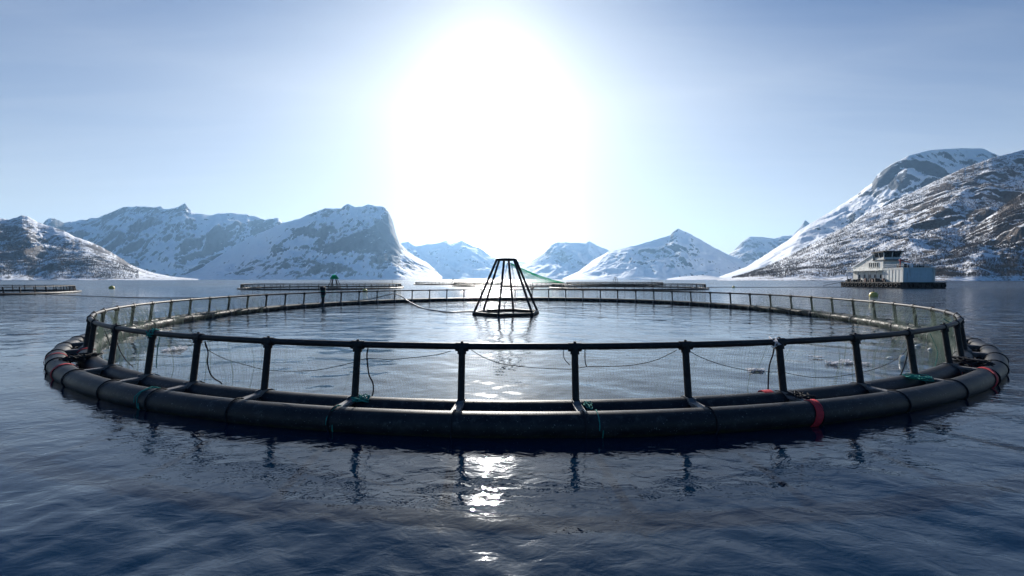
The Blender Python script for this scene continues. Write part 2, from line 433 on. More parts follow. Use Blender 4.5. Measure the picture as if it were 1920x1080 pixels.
HF = {}
def massif(name, label, sil, Dr, Ds, Db, mtl, rows=120, step=1.6, p=1.15, spur=0.28, spurL=None, jag=1.0, rock_polys=(), base_rock=0.0, slope_rock=0.9, shore_white=0.0, seed=0.0, streak=None, tree_h=None, Dslope=0.0):
    """terrain between a shore and a ridge with a back slope; sil gives the skyline seen from the bay"""
    sx = np.array([a for a, b in sil], float); sy = np.array([b for a, b in sil], float)
    px = np.arange(sx[0], sx[-1] + 0.01, step)
    py = np.interp(px, sx, sy)
    py = py + jag * (0.9 * fbm(px * 0.09 + seed, px * 0 + seed, 4)) * np.clip((YH - py) / 30, 0, 1)
    tr = np.clip((px - sx[0]) / (sx[-1] - sx[0]), 0, 1)
    Drr = Dr * (1 + Dslope * (tr - 0.5)) * (1 + 0.08 * fbm(px * 0.008 + seed, px * 0 + 3 + seed, 1))
    Dss = Ds * (1 + 0.06 * fbm(px * 0.010 + seed * 2, px * 0 + 9, 2))
    H = np.maximum((YH - py) / F * Drr + 2.5, 0.4)
    kw = int(26 / step); ker = np.hanning(2 * kw + 1); ker /= ker.sum()
    Hs = np.convolve(np.pad(H, kw, mode='edge'), ker, mode='valid')
    nb = rows // 4
    s = np.concatenate([np.linspace(-0.03, 1, rows), 1 + np.linspace(0, 1, nb + 1)[1:]])
    S = s[:, None] * np.ones_like(px)[None]
    Y = np.where(S <= 1, Dss + (Drr - Dss) * S, Drr + (Db - Drr) * (S - 1))
    X = (px[None] - 960) / F * Y
    sc = Sc = np.clip(S, 0, 1)
    L = spurL or (Dr - Ds) * 0.45
    wx_ = 0.35 * L * fbm(X / L + 3, Y / L + seed, 3); rg = ridged((X + wx_ + 0.25 * Y) / L + seed, (Y + wx_) / (L * 1.3) + seed, 6)
    fb = fbm(X / (L * 0.35) + seed, Y / (L * 0.35), 5)
    wr_ = np.clip((sc - 0.55) / 0.45, 0, 1) ** 2
    Hm = Hs[None] * (1 - wr_) + H[None] * wr_
    front = Hm * (0.82 * sc ** p + 0.18 * sc ** 0.6 * sc) + Hm * (spur * (rg - 0.55) + 0.05 * fb) * (4 * sc * (1 - sc)) ** 0.8
    bk = np.clip(S - 1, 0, 1)
    back = H * (1 - bk ** 1.3) + H * spur * 0.5 * (rg - 0.5) * 4 * bk * (1 - bk)
    Z = np.where(S <= 1, front, back)
    Z = np.where(S < 0.004, -2.0 - 2 * (S < -0.01), np.maximum(Z, 0.5 + 0.6 * fb))
    Z = np.where(S < 0.012, np.minimum(Z, 1.0 + fb), Z)
    # the skyline must not be overtopped by nearer bumps
    el = (Z - CAM_H) / Y; cap = ((Hm - CAM_H) / Drr[None]) * (0.25 + 0.75 * sc ** 0.7)
    Z = np.where((S < 1) & (el > cap) & (H[None] > 3), CAM_H + cap * Y, Z)
    Z[-1] = -3.0
    V = np.stack([X, Y, Z], -1)
    # slope
    dY = np.gradient(Y, axis=0); dZ = np.gradient(Z, axis=0); dXx = np.gradient(X, axis=1); dZx = np.gradient(Z, axis=1)
    zy = dZ / np.maximum(np.abs(dY), 1e-3); sl = np.hypot(zy, (dZx - zy * np.gradient(Y, axis=1)) / np.maximum(np.abs(dXx), 1e-3))
    rock = base_rock + slope_rock * (sl - 0.75)
    ppx = np.broadcast_to(px[None], Z.shape); ppy = YH - (Z - CAM_H) / Y * F
    for poly, amt in rock_polys:
        P = np.array(poly, float); ins = np.zeros(Z.shape, bool)
        jx = ppx + 9 * fbm(X / (L * .15), Y / (L * .15), 4); jy = ppy + 6 * fbm(X / (L * .12) + 5, Y / (L * .12), 4)
        j = len(P) - 1
        for i in range(len(P)):
            c = ((P[i, 1] > jy) != (P[j, 1] > jy)) & (jx < (P[j, 0] - P[i, 0]) * (jy - P[i, 1]) / (P[j, 1] - P[i, 1] + 1e-9) + P[i, 0])
            ins ^= c; j = i
        rock = rock + amt * ins
    if streak is not None: rock = rock + streak(ppx, ppy, X, Y)
    if shore_white: rock = rock - shore_white * np.clip(1 - Z / (0.06 * H.max()), 0, 1)
    n0, n1 = Z.shape
    i = np.arange(n0 - 1)[:, None] * n1; j = np.arange(n1 - 1)[None]
    Fc = np.stack([i + j, i + j + 1, i + n1 + j + 1, i + n1 + j], -1).reshape(-1, 4)
    o = mesh_obj(name, V.reshape(-1, 3), Fc, mtl, None, True)
    a = o.data.attributes.new('rock', 'FLOAT', 'POINT'); a.data.foreach_set('value', rock.ravel().astype(np.float32))
    tag(o, label, 'mountain', kind='structure')
    HF[label] = (V, ppx, ppy, S, rock)
    return o, V, ppx, ppy, S

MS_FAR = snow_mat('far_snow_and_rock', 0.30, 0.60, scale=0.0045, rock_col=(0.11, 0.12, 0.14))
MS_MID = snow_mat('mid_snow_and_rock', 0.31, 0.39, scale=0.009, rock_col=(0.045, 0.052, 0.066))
MS_NEAR = snow_mat('near_snow_and_scrub', 0.28, 0.42, tree=0.16, scale=0.030, rock_col=(0.085, 0.07, 0.062))
MS_LEFT = snow_mat('left_snow_and_scrub', 0.26, 0.46, tree=0.10, scale=0.020, rock_col=(0.075, 0.075, 0.085))

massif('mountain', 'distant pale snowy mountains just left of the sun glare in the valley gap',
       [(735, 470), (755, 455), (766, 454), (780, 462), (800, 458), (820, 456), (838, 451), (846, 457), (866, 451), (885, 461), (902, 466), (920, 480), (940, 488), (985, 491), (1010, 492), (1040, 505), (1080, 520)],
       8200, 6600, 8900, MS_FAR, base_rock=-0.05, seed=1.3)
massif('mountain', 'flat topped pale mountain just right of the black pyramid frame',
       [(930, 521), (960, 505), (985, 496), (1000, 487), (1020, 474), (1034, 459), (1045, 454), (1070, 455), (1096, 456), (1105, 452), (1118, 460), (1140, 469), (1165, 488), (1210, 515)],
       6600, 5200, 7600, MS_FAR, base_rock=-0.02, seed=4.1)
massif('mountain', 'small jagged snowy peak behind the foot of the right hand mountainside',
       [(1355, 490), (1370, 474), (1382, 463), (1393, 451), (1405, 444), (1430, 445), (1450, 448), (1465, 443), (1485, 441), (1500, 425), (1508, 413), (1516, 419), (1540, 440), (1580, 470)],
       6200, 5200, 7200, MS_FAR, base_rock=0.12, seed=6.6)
massif('mountain', 'wide snowy pyramid shaped peak standing across the fjord right of the pens',
       [(1055, 522), (1085, 509), (1110, 489), (1140, 472), (1170, 465), (1200, 458), (1240, 446), (1256, 441), (1262, 434), (1270, 429), (1290, 437), (1312, 449), (1340, 465), (1362, 476), (1388, 486), (1410, 503), (1440, 521)],
       5200, 4000, 6300, MS_MID, base_rock=-0.02, seed=2.2, rock_polys=[([(1140, 480), (1250, 458), (1300, 470), (1230, 492), (1150, 490)], 0.18), ([(1280, 515), (1390, 498), (1440, 522), (1270, 523)], 0.36)])
massif('mountain', 'long jagged snowy range rising behind the low hill at the left',
       [(60, 450), (88, 414), (98, 410), (108, 411), (122, 418), (160, 412), (190, 408), (205, 401), (232, 390), (262, 387), (298, 389), (304, 386), (312, 393), (330, 391), (341, 386), (349, 381), (357, 392), (368, 401), (395, 403), (430, 399), (460, 402), (482, 407), (500, 413), (512, 410), (522, 408), (529, 416), (560, 425), (620, 450), (700, 490)],
       5200, 3700, 6300, MS_MID, base_rock=0.0, slope_rock=0.6, seed=8.4, jag=2.2, spur=0.34,
       rock_polys=[([(200, 388), (300, 386), (305, 398), (240, 400), (190, 420)], 0.35), ([(235, 432), (280, 400), (352, 382), (358, 400), (290, 415), (262, 440)], 0.38), ([(120, 408), (200, 404), (240, 388), (240, 398), (190, 425), (130, 418)], 0.3), ([(240, 500), (330, 508), (480, 470), (560, 480), (560, 524), (240, 524)], 0.26), ([(480, 412), (530, 408), (525, 425), (480, 445), (470, 430)], 0.45)])
massif('mountain', 'snowy bluff with a sheer dark rock face dropping towards the sun glare',
       [(330, 521), (380, 500), (440, 462), (490, 436), (536, 417), (560, 411), (588, 400), (612, 391), (640, 392), (646, 386), (654, 383), (668, 389), (680, 388), (692, 384), (706, 387), (722, 389), (729, 398), (737, 414), (743, 438), (749, 455), (762, 468), (778, 480), (800, 492), (816, 505), (830, 521)],
       3900, 2900, 4900, MS_MID, base_rock=0.0, slope_rock=0.6, seed=5.7, jag=1.6, spur=0.24, p=1.2,
       rock_polys=[([(738, 402), (752, 460), (750, 500), (700, 478), (652, 470), (600, 478), (590, 468), (660, 440), (700, 420)], 0.60), ([(545, 432), (590, 420), (592, 432), (552, 444)], 0.4), ([(580, 400), (640, 390), (640, 404), (585, 410)], 0.35), ([(400, 508), (470, 492), (560, 482), (640, 495), (700, 522), (400, 522)], 0.36), ([(690, 480), (830, 500), (830, 522), (700, 522)], 0.32), ([(590, 440), (620, 425), (660, 445), (600, 470)], 0.25)])
massif('hill', 'low scrub covered snowy hill sloping to the water at the far left',
       [(-260, 400), (-120, 398), (-40, 402), (0, 409), (20, 412), (34, 408), (44, 404), (56, 406), (74, 417), (100, 426), (122, 433), (142, 444), (166, 452), (190, 462), (206, 471), (226, 483), (246, 496), (264, 504), (290, 512), (320, 518), (350, 521.2), (372, 523)],
       1900, 1250, 2500, MS_LEFT, base_rock=0.30, seed=3.3, spur=0.22, shore_white=0.5, step=1.0,
       streak=lambda px, py, X, Y: -0.38 * np.clip(1 - np.abs(py - (412 + (px - 40) * 0.33)) / 16, 0, 1) * (px > -20) - 0.5 * np.clip((px - 235) / 30, 0, 1))
massif('mountain', 'round topped snowy mountain with rocky crown at the right edge',
       [(1340, 522), (1400, 500), (1440, 474), (1480, 448), (1500, 430), (1520, 418), (1560, 394), (1600, 368), (1632, 343), (1641, 329), (1665, 310), (1700, 293), (1740, 283), (1790, 280), (1836, 280), (1858, 290), (1885, 302), (1940, 325), (2050, 380)],
       2900, 1900, 3900, MS_MID, base_rock=-0.10, slope_rock=0.35, seed=7.9, jag=1.2, p=1.0,
       rock_polys=[([(1632, 345), (1650, 315), (1700, 290), (1840, 278), (1862, 292), (1800, 315), (1720, 310), (1670, 330)], 0.20)])
def near_streak(px, py, X, Y):
    up = np.clip((py - 300) / 60, 0, 1)
    # gullies running diagonally down towards the left shore
    q = (px - 1500) * 0.44 + (py - 470)
    g = 0.42 * fbm(q * 0.05, (px) * 0.008, 4)
    band = 0.30 * np.exp(-((py - (282 + (1920 - px) * 0.42 + 10)) / 9.0) ** 2)
    return g + band
massif('mountain', 'steep birch speckled mountainside rising to the right edge behind the white barge',
       [(1345, 523.2), (1372, 522), (1400, 513), (1430, 503), (1460, 490), (1500, 470), (1540, 448), (1580, 428), (1620, 405), (1680, 375), (1740, 345), (1800, 317), (1860, 296), (1920, 281), (2000, 262), (2120, 235), (2300, 215)],
       1500, 720, 2100, MS_NEAR, rows=220, step=1.0, base_rock=-0.20, seed=9.5, spur=0.20, p=1.05, shore_white=0.55, jag=1.0, streak=near_streak)
massif('mountain', 'nearer scrubby spur coming down behind the barge at the right edge',
       [(1560, 523.5), (1620, 512), (1655, 505), (1690, 497), (1730, 480), (1765, 462), (1800, 440), (1850, 405), (1920, 358), (2000, 318), (2150, 270), (2300, 250)],
       1000, 640, 1400, MS_NEAR, rows=180, step=1.0, base_rock=-0.22, seed=11.2, spur=0.26, p=1.0, shore_white=0.6, jag=1.6, streak=lambda px, py, X, Y: 0.40 * np.exp(-((py - (358 + (1920 - px) * 0.68 + 8)) / 10.0) ** 2) - 0.25 * (py > 470))
massif('islet', 'low smooth snow covered islet out on the water below the pyramid peak',
       [(1250, 523), (1266, 520), (1290, 517.5), (1318, 516), (1340, 518.5), (1362, 522.5)],
       1500, 1350, 1700, MS_FAR, rows=40, base_rock=-0.4, seed=12.1, spur=0.05, jag=0.3)

# birch woods: countless, one mass for each slope
M_BIRCH = simple('bare_birch_bark', (0.06, 0.042, 0.034), 0.9, 0.1, var=0.8, scale=0.02, col2=(0.15, 0.12, 0.11))
def birch_wood(name, label, keys, n, hmin, hmax, dens):
    rs = np.random.default_rng(5)
    Vs = []; Fs = []; nb = 9
    pts = []
    for key in keys:
        V, ppx, ppy, S, rock = HF[key]
        n0, n1 = ppx.shape
        m = n // len(keys); i = rs.integers(2, n0 - 45, m * 6); j = rs.integers(0, n1 - 2, m * 6)
        w = dens(ppx[i, j], ppy[i, j], V[i, j, 0], V[i, j, 1], V[i, j, 2]) * (S[i, j] < 1.0)
        ok = np.where(rs.random(len(w)) < w)[0][:m]
        a, b = rs.random((2, len(ok), 1)); i, j = i[ok], j[ok]
        P = V[i, j] * (1 - a) * (1 - b) + V[i + 1, j] * a * (1 - b) + V[i, j + 1] * (1 - a) * b + V[i + 1, j + 1] * a * b
        pts.append(P)
    P = np.vstack(pts); N = len(P); h = rs.uniform(hmin, hmax, N)
    for k in range(nb):
        if k == 0:
            base = P - [0, 0, 0.3]; tip = P + np.stack([rs.normal(0, .3, N), rs.normal(0, .3, N), h], -1); w = 0.10 * h / 5
        else:
            z0 = rs.uniform(0.15, 0.6, N) * h; az = rs.uniform(0, 6.28, N); rr = rs.uniform(0.15, 0.34, N) * h; z1 = z0 + rs.uniform(0.15, 0.42, N) * h
            base = P + np.stack([0 * z0, 0 * z0, z0], -1); tip = P + np.stack([rr * np.cos(az), rr * np.sin(az), z1], -1); w = 0.20 * h / 5
        d = rs.uniform(0, 6.28, N); off = np.stack([np.cos(d) * w, np.sin(d) * w, 0.5 * w], -1)
        tri = np.stack([base - off, base + off, tip], 1)
        Vs.append(tri.reshape(-1, 3))
    V = np.vstack(Vs); Fc = np.arange(len(V)).reshape(-1, 3)
    o = mesh_obj(name, V, Fc, M_BIRCH)
    tag(o, label, 'woodland', kind='stuff')
def dens_r(px, py, X, Y, Z):
    n = fbm(X / 60, Y / 60, 4); n2 = fbm(X / 18, Y / 18, 3)
    return np.clip(0.42 + 1.1 * n + 0.8 * n2, 0, 1) * (Z > 6) * np.clip((py - 285) / 40, 0.15, 1)
birch_wood('birch_wood', 'bare dark birches scattered over the snowy mountainside at the right',
           ['steep birch speckled mountainside rising to the right edge behind the white barge', 'nearer scrubby spur coming down behind the barge at the right edge'], 60000, 3.5, 8.5, dens_r)
def dens_l(px, py, X, Y, Z):
    n = fbm(X / 90, Y / 90, 4)
    return np.clip(0.5 + 1.2 * n, 0, 1) * (Z > 4) * np.clip((py - (430 + (px - 40) * 0.33)) / 12 + .1, 0, 1) * (px < 260)
birch_wood('birch_wood', 'bare dark birches scattered over the low hill at the far left', ['low scrub covered snowy hill sloping to the water at the far left'], 14000, 5, 10, dens_l)

# ------------------------------------------------------------------ fish pens
far_x = [250, 285, 321, 357.5, 394, 430, 465, 500, 535.5, 570.7, 605, 640, 673.7, 707.5, 740.5, 773, 805.7, 838, 870, 902, 934, 965.7, 997.5, 1028.7, 1060.7, 1093, 1125.5, 1158, 1192, 1225.7, 1260, 1295, 1331.7, 1369, 1406, 1444, 1482.5, 1521, 1559.5, 1599, 1637.6, 1676.4, 1713.6, 1749]
near_x = [176, 216, 285, 370, 502, 670, 866, 1078, 1286, 1462, 1605, 1706, 1772, 1808]
def circ_hit(px, near):
    u = (px - 960) / F
    # (u*y-cx)^2+(y-cy)^2=R^2
    A = 1 + u * u; B = -2 * (u * PCX + PCY); C_ = PCX ** 2 + PCY ** 2 - PR ** 2
    D = B * B - 4 * A * C_
    if D < 0: D = 0
    y = (-B - math.sqrt(D)) / (2 * A) if near else (-B + math.sqrt(D)) / (2 * A)
    x = u * y
    return math.atan2(x - PCX, -(y - PCY))       # 0 = point nearest the camera
angs = sorted([circ_hit(x, True) for x in near_x])
fa = sorted([(circ_hit(x, False)) % (2 * math.pi) for x in far_x])
all_a = sorted([a % (2 * math.pi) for a in angs] + fa)
# fill the gaps at both sides where the ring is seen end on
out = []
st = 2 * math.pi / 62
for i, a in enumerate(all_a):
    b = all_a[(i + 1) % len(all_a)]
    if b < a: b += 2 * math.pi
    out.append(a)
    g = b - a; k = int(round(g / st)) - 1
    for q in range(k): out.append(a + g * (q + 1) / (k + 1))
POSTS = sorted(x % (2 * math.pi) for x in out)
POSTS = [a for i, a in enumerate(POSTS) if i == 0 or a - POSTS[i - 1] > 0.045]
print('posts', len(POSTS))

RAIL_Z, TUBE_Z, TUBE_R, OUT = 1.285, 0.13, 0.222, 0.71
def polar(r, t, z=0.0): return Vector((r * math.sin(t), -r * math.cos(t), z))

def post_meshes():
    # local frame: x tangential, y outward; origin at post foot on the inner pipe
    m = MB()
    p0 = Vector((0, 0.13, 0.22)); p1 = Vector((0, 0.0, RAIL_Z - 0.02))
    m.tube([p0, p0.lerp(p1, .03), p0.lerp(p1, .05), p0.lerp(p1, .5), p1], [0.080, 0.078, 0.064, 0.062, 0.060], 14)
    post = m
    c = MB()
    c.tube([(-0.12, 0, RAIL_Z), (-0.115, 0, RAIL_Z), (0.115, 0, RAIL_Z), (0.12, 0, RAIL_Z)], [0.064, 0.08, 0.08, 0.064], 14)
    c.tube([(0, 0, RAIL_Z + 0.04), (0, 0, RAIL_Z + 0.105)], [0.035, 0.02], 8)
    c.tube([(0, 0.02, RAIL_Z - 0.13), (0, 0.0, RAIL_Z - 0.02)], [0.082, 0.082], 12)
    return post, c
def bracket_mesh():
    m = MB()
    def arch(x0, x1, half):
        pass
    # cross beam between the two pipes with a collar over each pipe
    m.box((0, 0.40, 0.300), (0.15, 0.60, 0.05))
    m.box((0, 0.40, 0.235), (0.05, 0.50, 0.08))
    for yc in (0.09, OUT):
        pts = []
        for k in range(13):
            a = math.radians(-50 + k * 280 / 12)
            pts.append((0, yc + math.cos(a) * (TUBE_R + 0.012), TUBE_Z + math.sin(a) * (TUBE_R + 0.012)))
        m2 = []
        for (x, y, z) in pts:
            m2.append((x, y, z))
        # flat band
        V = []; 
        for (x, y, z) in m2:
            dy, dz = y - yc, z - TUBE_Z; l = math.hypot(dy, dz)
            for off, rr in ((-0.055, 0), (0.055, 0), (0.055, 0.014), (-0.055, 0.014)):
                V.append((off, yc + dy / l * (l + rr), TUBE_Z + dz / l * (l + rr)))
        Fc = []
        for i in range(len(m2) - 1):
            for k in range(4): Fc.append((i * 4 + k, i * 4 + (k + 1) % 4, i * 4 + 4 + (k + 1) % 4, i * 4 + 4 + k))
        if yc < 0.2: m.add(V, Fc)
    for s in (-0.06, 0.06):
        m.box((s, 0.16, 0.33), (0.016, 0.2, 0.09))
    return m
def strap_mesh(r=0.014, tilt=0.0, wid=0.0):
    m = MB(); pts = []
    for k in range(24):
        a = 2 * math.pi * k / 24
        pts.append((tilt * math.sin(a) , OUT + math.cos(a) * (TUBE_R + 0.012), TUBE_Z + math.sin(a) * (TUBE_R + 0.012)))
    m.tube(pts, r, 6, closed=True)
    return m

def net_mesh(cell_t, cell_v, tw, R, posts, ztop, zbot, seed=0, folds=1.0):
    """knotted twine net hung in soft folds from the hand rail"""
    nt_ = int(2 * math.pi * R / cell_t); nv = max(3, int((ztop - zbot) / cell_v))
    t = np.arange(nt_) / nt_ * 2 * np.pi
    pa = np.array(posts); 
    idx = np.searchsorted(pa, t) % len(pa); lo = pa[idx - 1]; hi = pa[idx]
    gap = (hi - lo) % (2 * np.pi); fr = ((t - lo) % (2 * np.pi)) / np.maximum(gap, 1e-6)
    sag = np.sin(np.pi * np.clip(fr, 0, 1))
    def P(tt, s, sg):
        z = ztop - 0.05 * sg - (ztop - zbot) * s
        rad = R - 0.07 - 0.16 * np.sin(np.pi * np.minimum(s * 1.1, 1)) * (0.6 + 0.6 * np.sin(tt * 31 + 1 + seed)) * folds + folds * 0.05 * np.sin(tt * 180 + 3 * s) * (0.3 + s) + folds * 0.03 * np.sin(tt * 417 + 1.3)
        td = tt + folds * (0.10 * np.sin(np.pi * s) * np.sin(tt * 62 + 4 * s)) / R
        return np.stack([rad * np.sin(td), -rad * np.cos(td), z + 0 * rad], -1)
    Vs = []; Fs = []; base = 0
    # drops
    ks = np.linspace(0, 1, 9)
    tri = np.array([[1, 0], [-.5, .866], [-.5, -.866]]) * tw
    G = np.stack([P(t, k, sag) for k in ks], 1)        # nt,9,3
    er = np.stack([np.sin(t), -np.cos(t), 0 * t], -1); et = np.stack([np.cos(t), np.sin(t), 0 * t], -1)
    ring3 = er[:, None, None, :] * tri[None, None, :, :1] + et[:, None, None, :] * tri[None, None, :, 1:]
    V = (G[:, :, None, :] + ring3).reshape(-1, 3)
    a = np.arange(nt_)[:, None, None] * 27 + np.arange(8)[None, :, None] * 3; k = np.arange(3)[None, None]; k2 = (k + 1) % 3
    Fc = np.stack([a + k, a + k2, a + 3 + k2, a + 3 + k], -1).reshape(-1, 4)
    Vs.append(V); Fs.append(Fc); base = len(V)
    st_ = max(1, nt_ // 900); ti = t[::st_]; sg = sag[::st_]; n = len(ti)
    er = np.stack([np.sin(ti), -np.cos(ti), 0 * ti], -1); ez = np.array([0, 0, 1.0])
    for q in range(nv + 1):
        c = P(ti, q / nv, sg); w = tw * (2.2 if q in (0, nv) else 1.0)
        V = (c[:, None, :] + (er[:, None, :] * tri[None, :, :1] + ez * tri[None, :, 1:]) * (w / tw)).reshape(-1, 3)
        i = np.arange(n)[:, None]; i2 = (i + 1) % n; k = np.arange(3)[None]; k2 = (k + 1) % 3
        Fc = np.stack([i * 3 + k, i * 3 + k2, i2 * 3 + k2, i2 * 3 + k], -1).reshape(-1, 4) + base
        Vs.append(V); Fs.append(Fc); base += len(V)
    return np.vstack(Vs), np.vstack(Fs)

POST_MB, CAP_MB = post_meshes()
def proto(mb, name, m, smooth=True):
    o = mb.build(name, m, None, smooth); me = o.data
    bpy.data.objects.remove(o); return me
ME_POST = proto(POST_MB, 'post', M_POST); ME_CAP = proto(CAP_MB, 'rail_clamp', M_POST)
ME_BRK = proto(bracket_mesh(), 'bracket', M_BRKT, False); ME_STR = proto(strap_mesh(), 'strap', M_ROPE)
def inst(name, me, parent, loc=(0, 0, 0), rz=0.0):
    o = bpy.data.objects.new(name, me); COL.objects.link(o); o.parent = parent
    o.location = loc; o.rotation_euler = (0, 0, rz); return o

pen = empty('fish_pen', (PCX, PCY, 0))
tag(pen, 'large round black fish farm pen filling the foreground with posts and handrail', 'fish pen')
def float_ring(name, r, parent, mt, z=TUBE_Z, tr=TUBE_R, n=220, seg=20, wob=0.006):
    m = MB(); m.tube(ring(r, z, n, wob=wob), tr, seg, closed=True)
    return m.build(name, mt, parent, True)
float_ring('outer_float', PR + OUT, pen, M_HDPE)
float_ring('inner_float', PR + 0.09, pen, M_HDPE)
# hand rail of straight-ish pipe between the clamps
m = MB(); m.tube(ring(PR, RAIL_Z, 248, wob=0.008, ph=1.0), 0.060, 14, closed=True); m.build('handrail', M_RAIL, pen, True)
rs = random.Random(3)
for i, t in enumerate(POSTS):
    base = polar(PR, t)
    # object frame: +Y outward
    rz = math.atan2(base.y, base.x) - math.pi / 2
    o = inst('post', ME_POST, pen, base, rz + rs.uniform(-.012, .012))
    inst('rail_clamp', ME_CAP, o)
    b = inst('bracket', ME_BRK, pen, base, rz + rs.uniform(-.03, .03))
    s = inst('strap', ME_STR, b, (rs.uniform(-0.02, 0.03), 0, 0), rs.uniform(-.05, .05) * 0.3)
V, Fc = net_mesh(0.045, 0.05, 0.0015, PR, POSTS, RAIL_Z - 0.03, -0.15)
mesh_obj('net', V, Fc, M_NET, pen)
# spare net gathered in heavy folds at both bends of the ring
for a_, b_, sd in ((38, 104, 5), (-100, -52, 9)):
    V, Fc = net_mesh(0.034, 0.038, 0.0017, PR - 0.10, POSTS, RAIL_Z - 0.06, -0.1, sd, 1.8)
    tv = np.degrees(np.arctan2(V[:, 0], -V[:, 1])); keep = ((tv > a_) & (tv < b_))[Fc].all(1)
    Fc = Fc[keep]; u, inv_ = np.unique(Fc, return_inverse=True)
    mesh_obj('gathered_net', V[u], inv_.reshape(-1, 4), M_NET, pen)

# coloured lashings that belong to single places on the collar
def collar_band(t, w, mt, name, label, r0, twist=0.0, a0=-40, a1=175, over_inner=False):
    """webbing band lying over the outer pipe"""
    m = MB(); V = []; n = 20
    for k in range(n + 1):
        a = math.radians(a0 + (a1 - a0) * k / n)
        for sgn in (-1, 1):
            for rr in (TUBE_R + 0.010, TUBE_R + 0.022):
                tt = t + (sgn * w / 2 + twist * (k / n - .5)) / PR
                rad = PR + r0 + math.cos(a) * rr
                V.append(polar(rad, tt, TUBE_Z + math.sin(a) * rr) + Vector((PCX, PCY, 0)))
    Fc = []
    for k in range(n):
        b = k * 4; c = b + 4
        for (i, j) in ((0, 1), (1, 3), (3, 2), (2, 0)): Fc.append((b + i, b + j, c + j, c + i))
    m.add(V, Fc); o = m.build(name, mt, None, True)
    tag(o, label, 'strap'); return o
def ang_px(px, r=0.0):
    u = (px - 960) / F; R = PR + r
    A = 1 + u * u; B = -2 * (u * PCX + PCY); C_ = PCX ** 2 + PCY ** 2 - R * R
    y = (-B - math.sqrt(max(0, B * B - 4 * A * C_))) / (2 * A); x = u * y
    return math.atan2(x - PCX, -(y - PCY))
collar_band(ang_px(1524, OUT), 0.15, M_RED, 'webbing_strap', 'bright red webbing strap over the outer pipe below the rightmost rope tangle', OUT, 0.30)
collar_band(ang_px(1436, 0), 0.20, M_RED, 'webbing_strap', 'short red strap on the inner pipe behind the red banded outer pipe', 0.02, 0.2, -20, 140)
collar_band(ang_px(1850, OUT), 0.14, M_RED, 'webbing_strap', 'dark red strap around the outer pipe at the far right bend', OUT, 0.8)
collar_band(ang_px(118, OUT), 0.12, M_RED, 'webbing_strap', 'faded red strap around the outer pipe at the far left bend', OUT, 0.1)

collar_band(ang_px(100, OUT), 0.08, M_RED, 'webbing_strap', 'thin dark red strap on the outermost left curve of the pipe', OUT, -0.1)
collar_band(ang_px(150, 0.09), 0.10, M_RED, 'webbing_strap', 'red strap on the inner pipe at the far left bend under the dark rope', 0.09, 0.2, -20, 140)
def rope(name, pts, r, mt, label, cat='rope', group=None, n=6):
    m = MB(); m.tube(pts, r, n); o = m.build(name, mt, None, True); tag(o, label, cat, group); return o
def catenary(a, b, sag, n=14):
    a, b = Vector(a), Vector(b); out = []
    for k in range(n + 1):
        s = k / n; p = a.lerp(b, s); p.z -= sag * 4 * s * (1 - s); out.append(p)
    return out
C0 = Vector((PCX, PCY, 0))
def rp(px, z, r=-0.14): return polar(PR + r, ang_px(px, r), z) + C0
def pz(px, py, r=-0.14):
    """point of the ring cylinder at pixel"""
    q = polar(PR + r, ang_px(px, r)) + C0
    return at_d(px, py, q.y)
def px_rope(name, P, r, mt, label, rr=-0.14, sub=5):
    pts = [pz(x, y, rr) for x, y in P]
    sm = []
    for i in range(len(pts) - 1):
        p0 = pts[max(i - 1, 0)]; p1 = pts[i]; p2 = pts[i + 1]; p3 = pts[min(i + 2, len(pts) - 1)]
        for k in range(sub):
            s = k / sub
            sm.append(0.5 * ((2 * p1) + (p2 - p0) * s + (2 * p0 - 5 * p1 + 4 * p2 - p3) * s * s + (3 * p1 - p0 - 3 * p2 + p3) * s ** 3))
    sm.append(pts[-1])
    return rope(name, sm, r, mt, label)
px_rope('hanging_rope', [(384, 640), (389, 655), (420, 672), (460, 684), (502, 694), (560, 696), (600, 693), (640, 685), (664, 679), (690, 672), (730, 674), (780, 670), (820, 665), (846, 658)], 0.007, M_ROPE, 'long dark rope sagging in swags under the front handrail at the left')
px_rope('hanging_rope', [(884, 656), (905, 669), (940, 682), (985, 688), (1030, 691), (1072, 692), (1090, 689), (1110, 687), (1150, 687), (1190, 684), (1230, 675), (1268, 657)], 0.007, M_ROPE, 'dark rope sagging under the front handrail on both sides of the middle post')
px_rope('hanging_rope', [(1290, 656), (1310, 668), (1350, 683), (1400, 694), (1440, 697), (1466, 698), (1510, 706), (1545, 708), (1590, 703), (1640, 692), (1680, 674), (1700, 655), (1708, 634)], 0.007, M_ROPE, 'dark rope sagging in a long curve under the front handrail at the right')
px_rope('hanging_rope', [(1056, 655), (1058, 672), (1068, 684)], 0.008, M_ROPE, 'short dark rope end curling beside the middle post under the rail')
px_rope('hanging_rope', [(1097, 655), (1097, 676), (1100, 688)], 0.010, M_ROPE, 'short straight rope end right of the middle post')
px_rope('hanging_rope', [(690, 652), (688, 668), (690, 690), (692, 703), (699, 718), (700, 733), (697, 744)], 0.013, M_ROPE, 'thick dark rope hanging from the rail beside the post above the green lashing')
px_rope('hanging_rope', [(384, 640), (390, 660), (389, 680), (394, 700), (402, 710), (412, 716), (416, 720)], 0.014, M_ROPE, 'thick dark rope hanging from the rail right of the third post from the left')
px_rope('hanging_rope', [(1452, 648), (1449, 665), (1443, 684), (1441, 705), (1440, 736)], 0.013, M_ROPE, 'dark rope hanging straight down beside the post above the red strap')
px_rope('hanging_rope', [(1708, 634), (1704, 650), (1698, 678), (1690, 700), (1683, 712)], 0.012, M_ROPE, 'thin dark rope slanting down to the pipe at the right bend')
px_rope('hanging_rope', [(216, 620), (222, 650), (236, 675), (250, 688)], 0.012, M_ROPE, 'dark rope hanging in the net folds at the left bend')
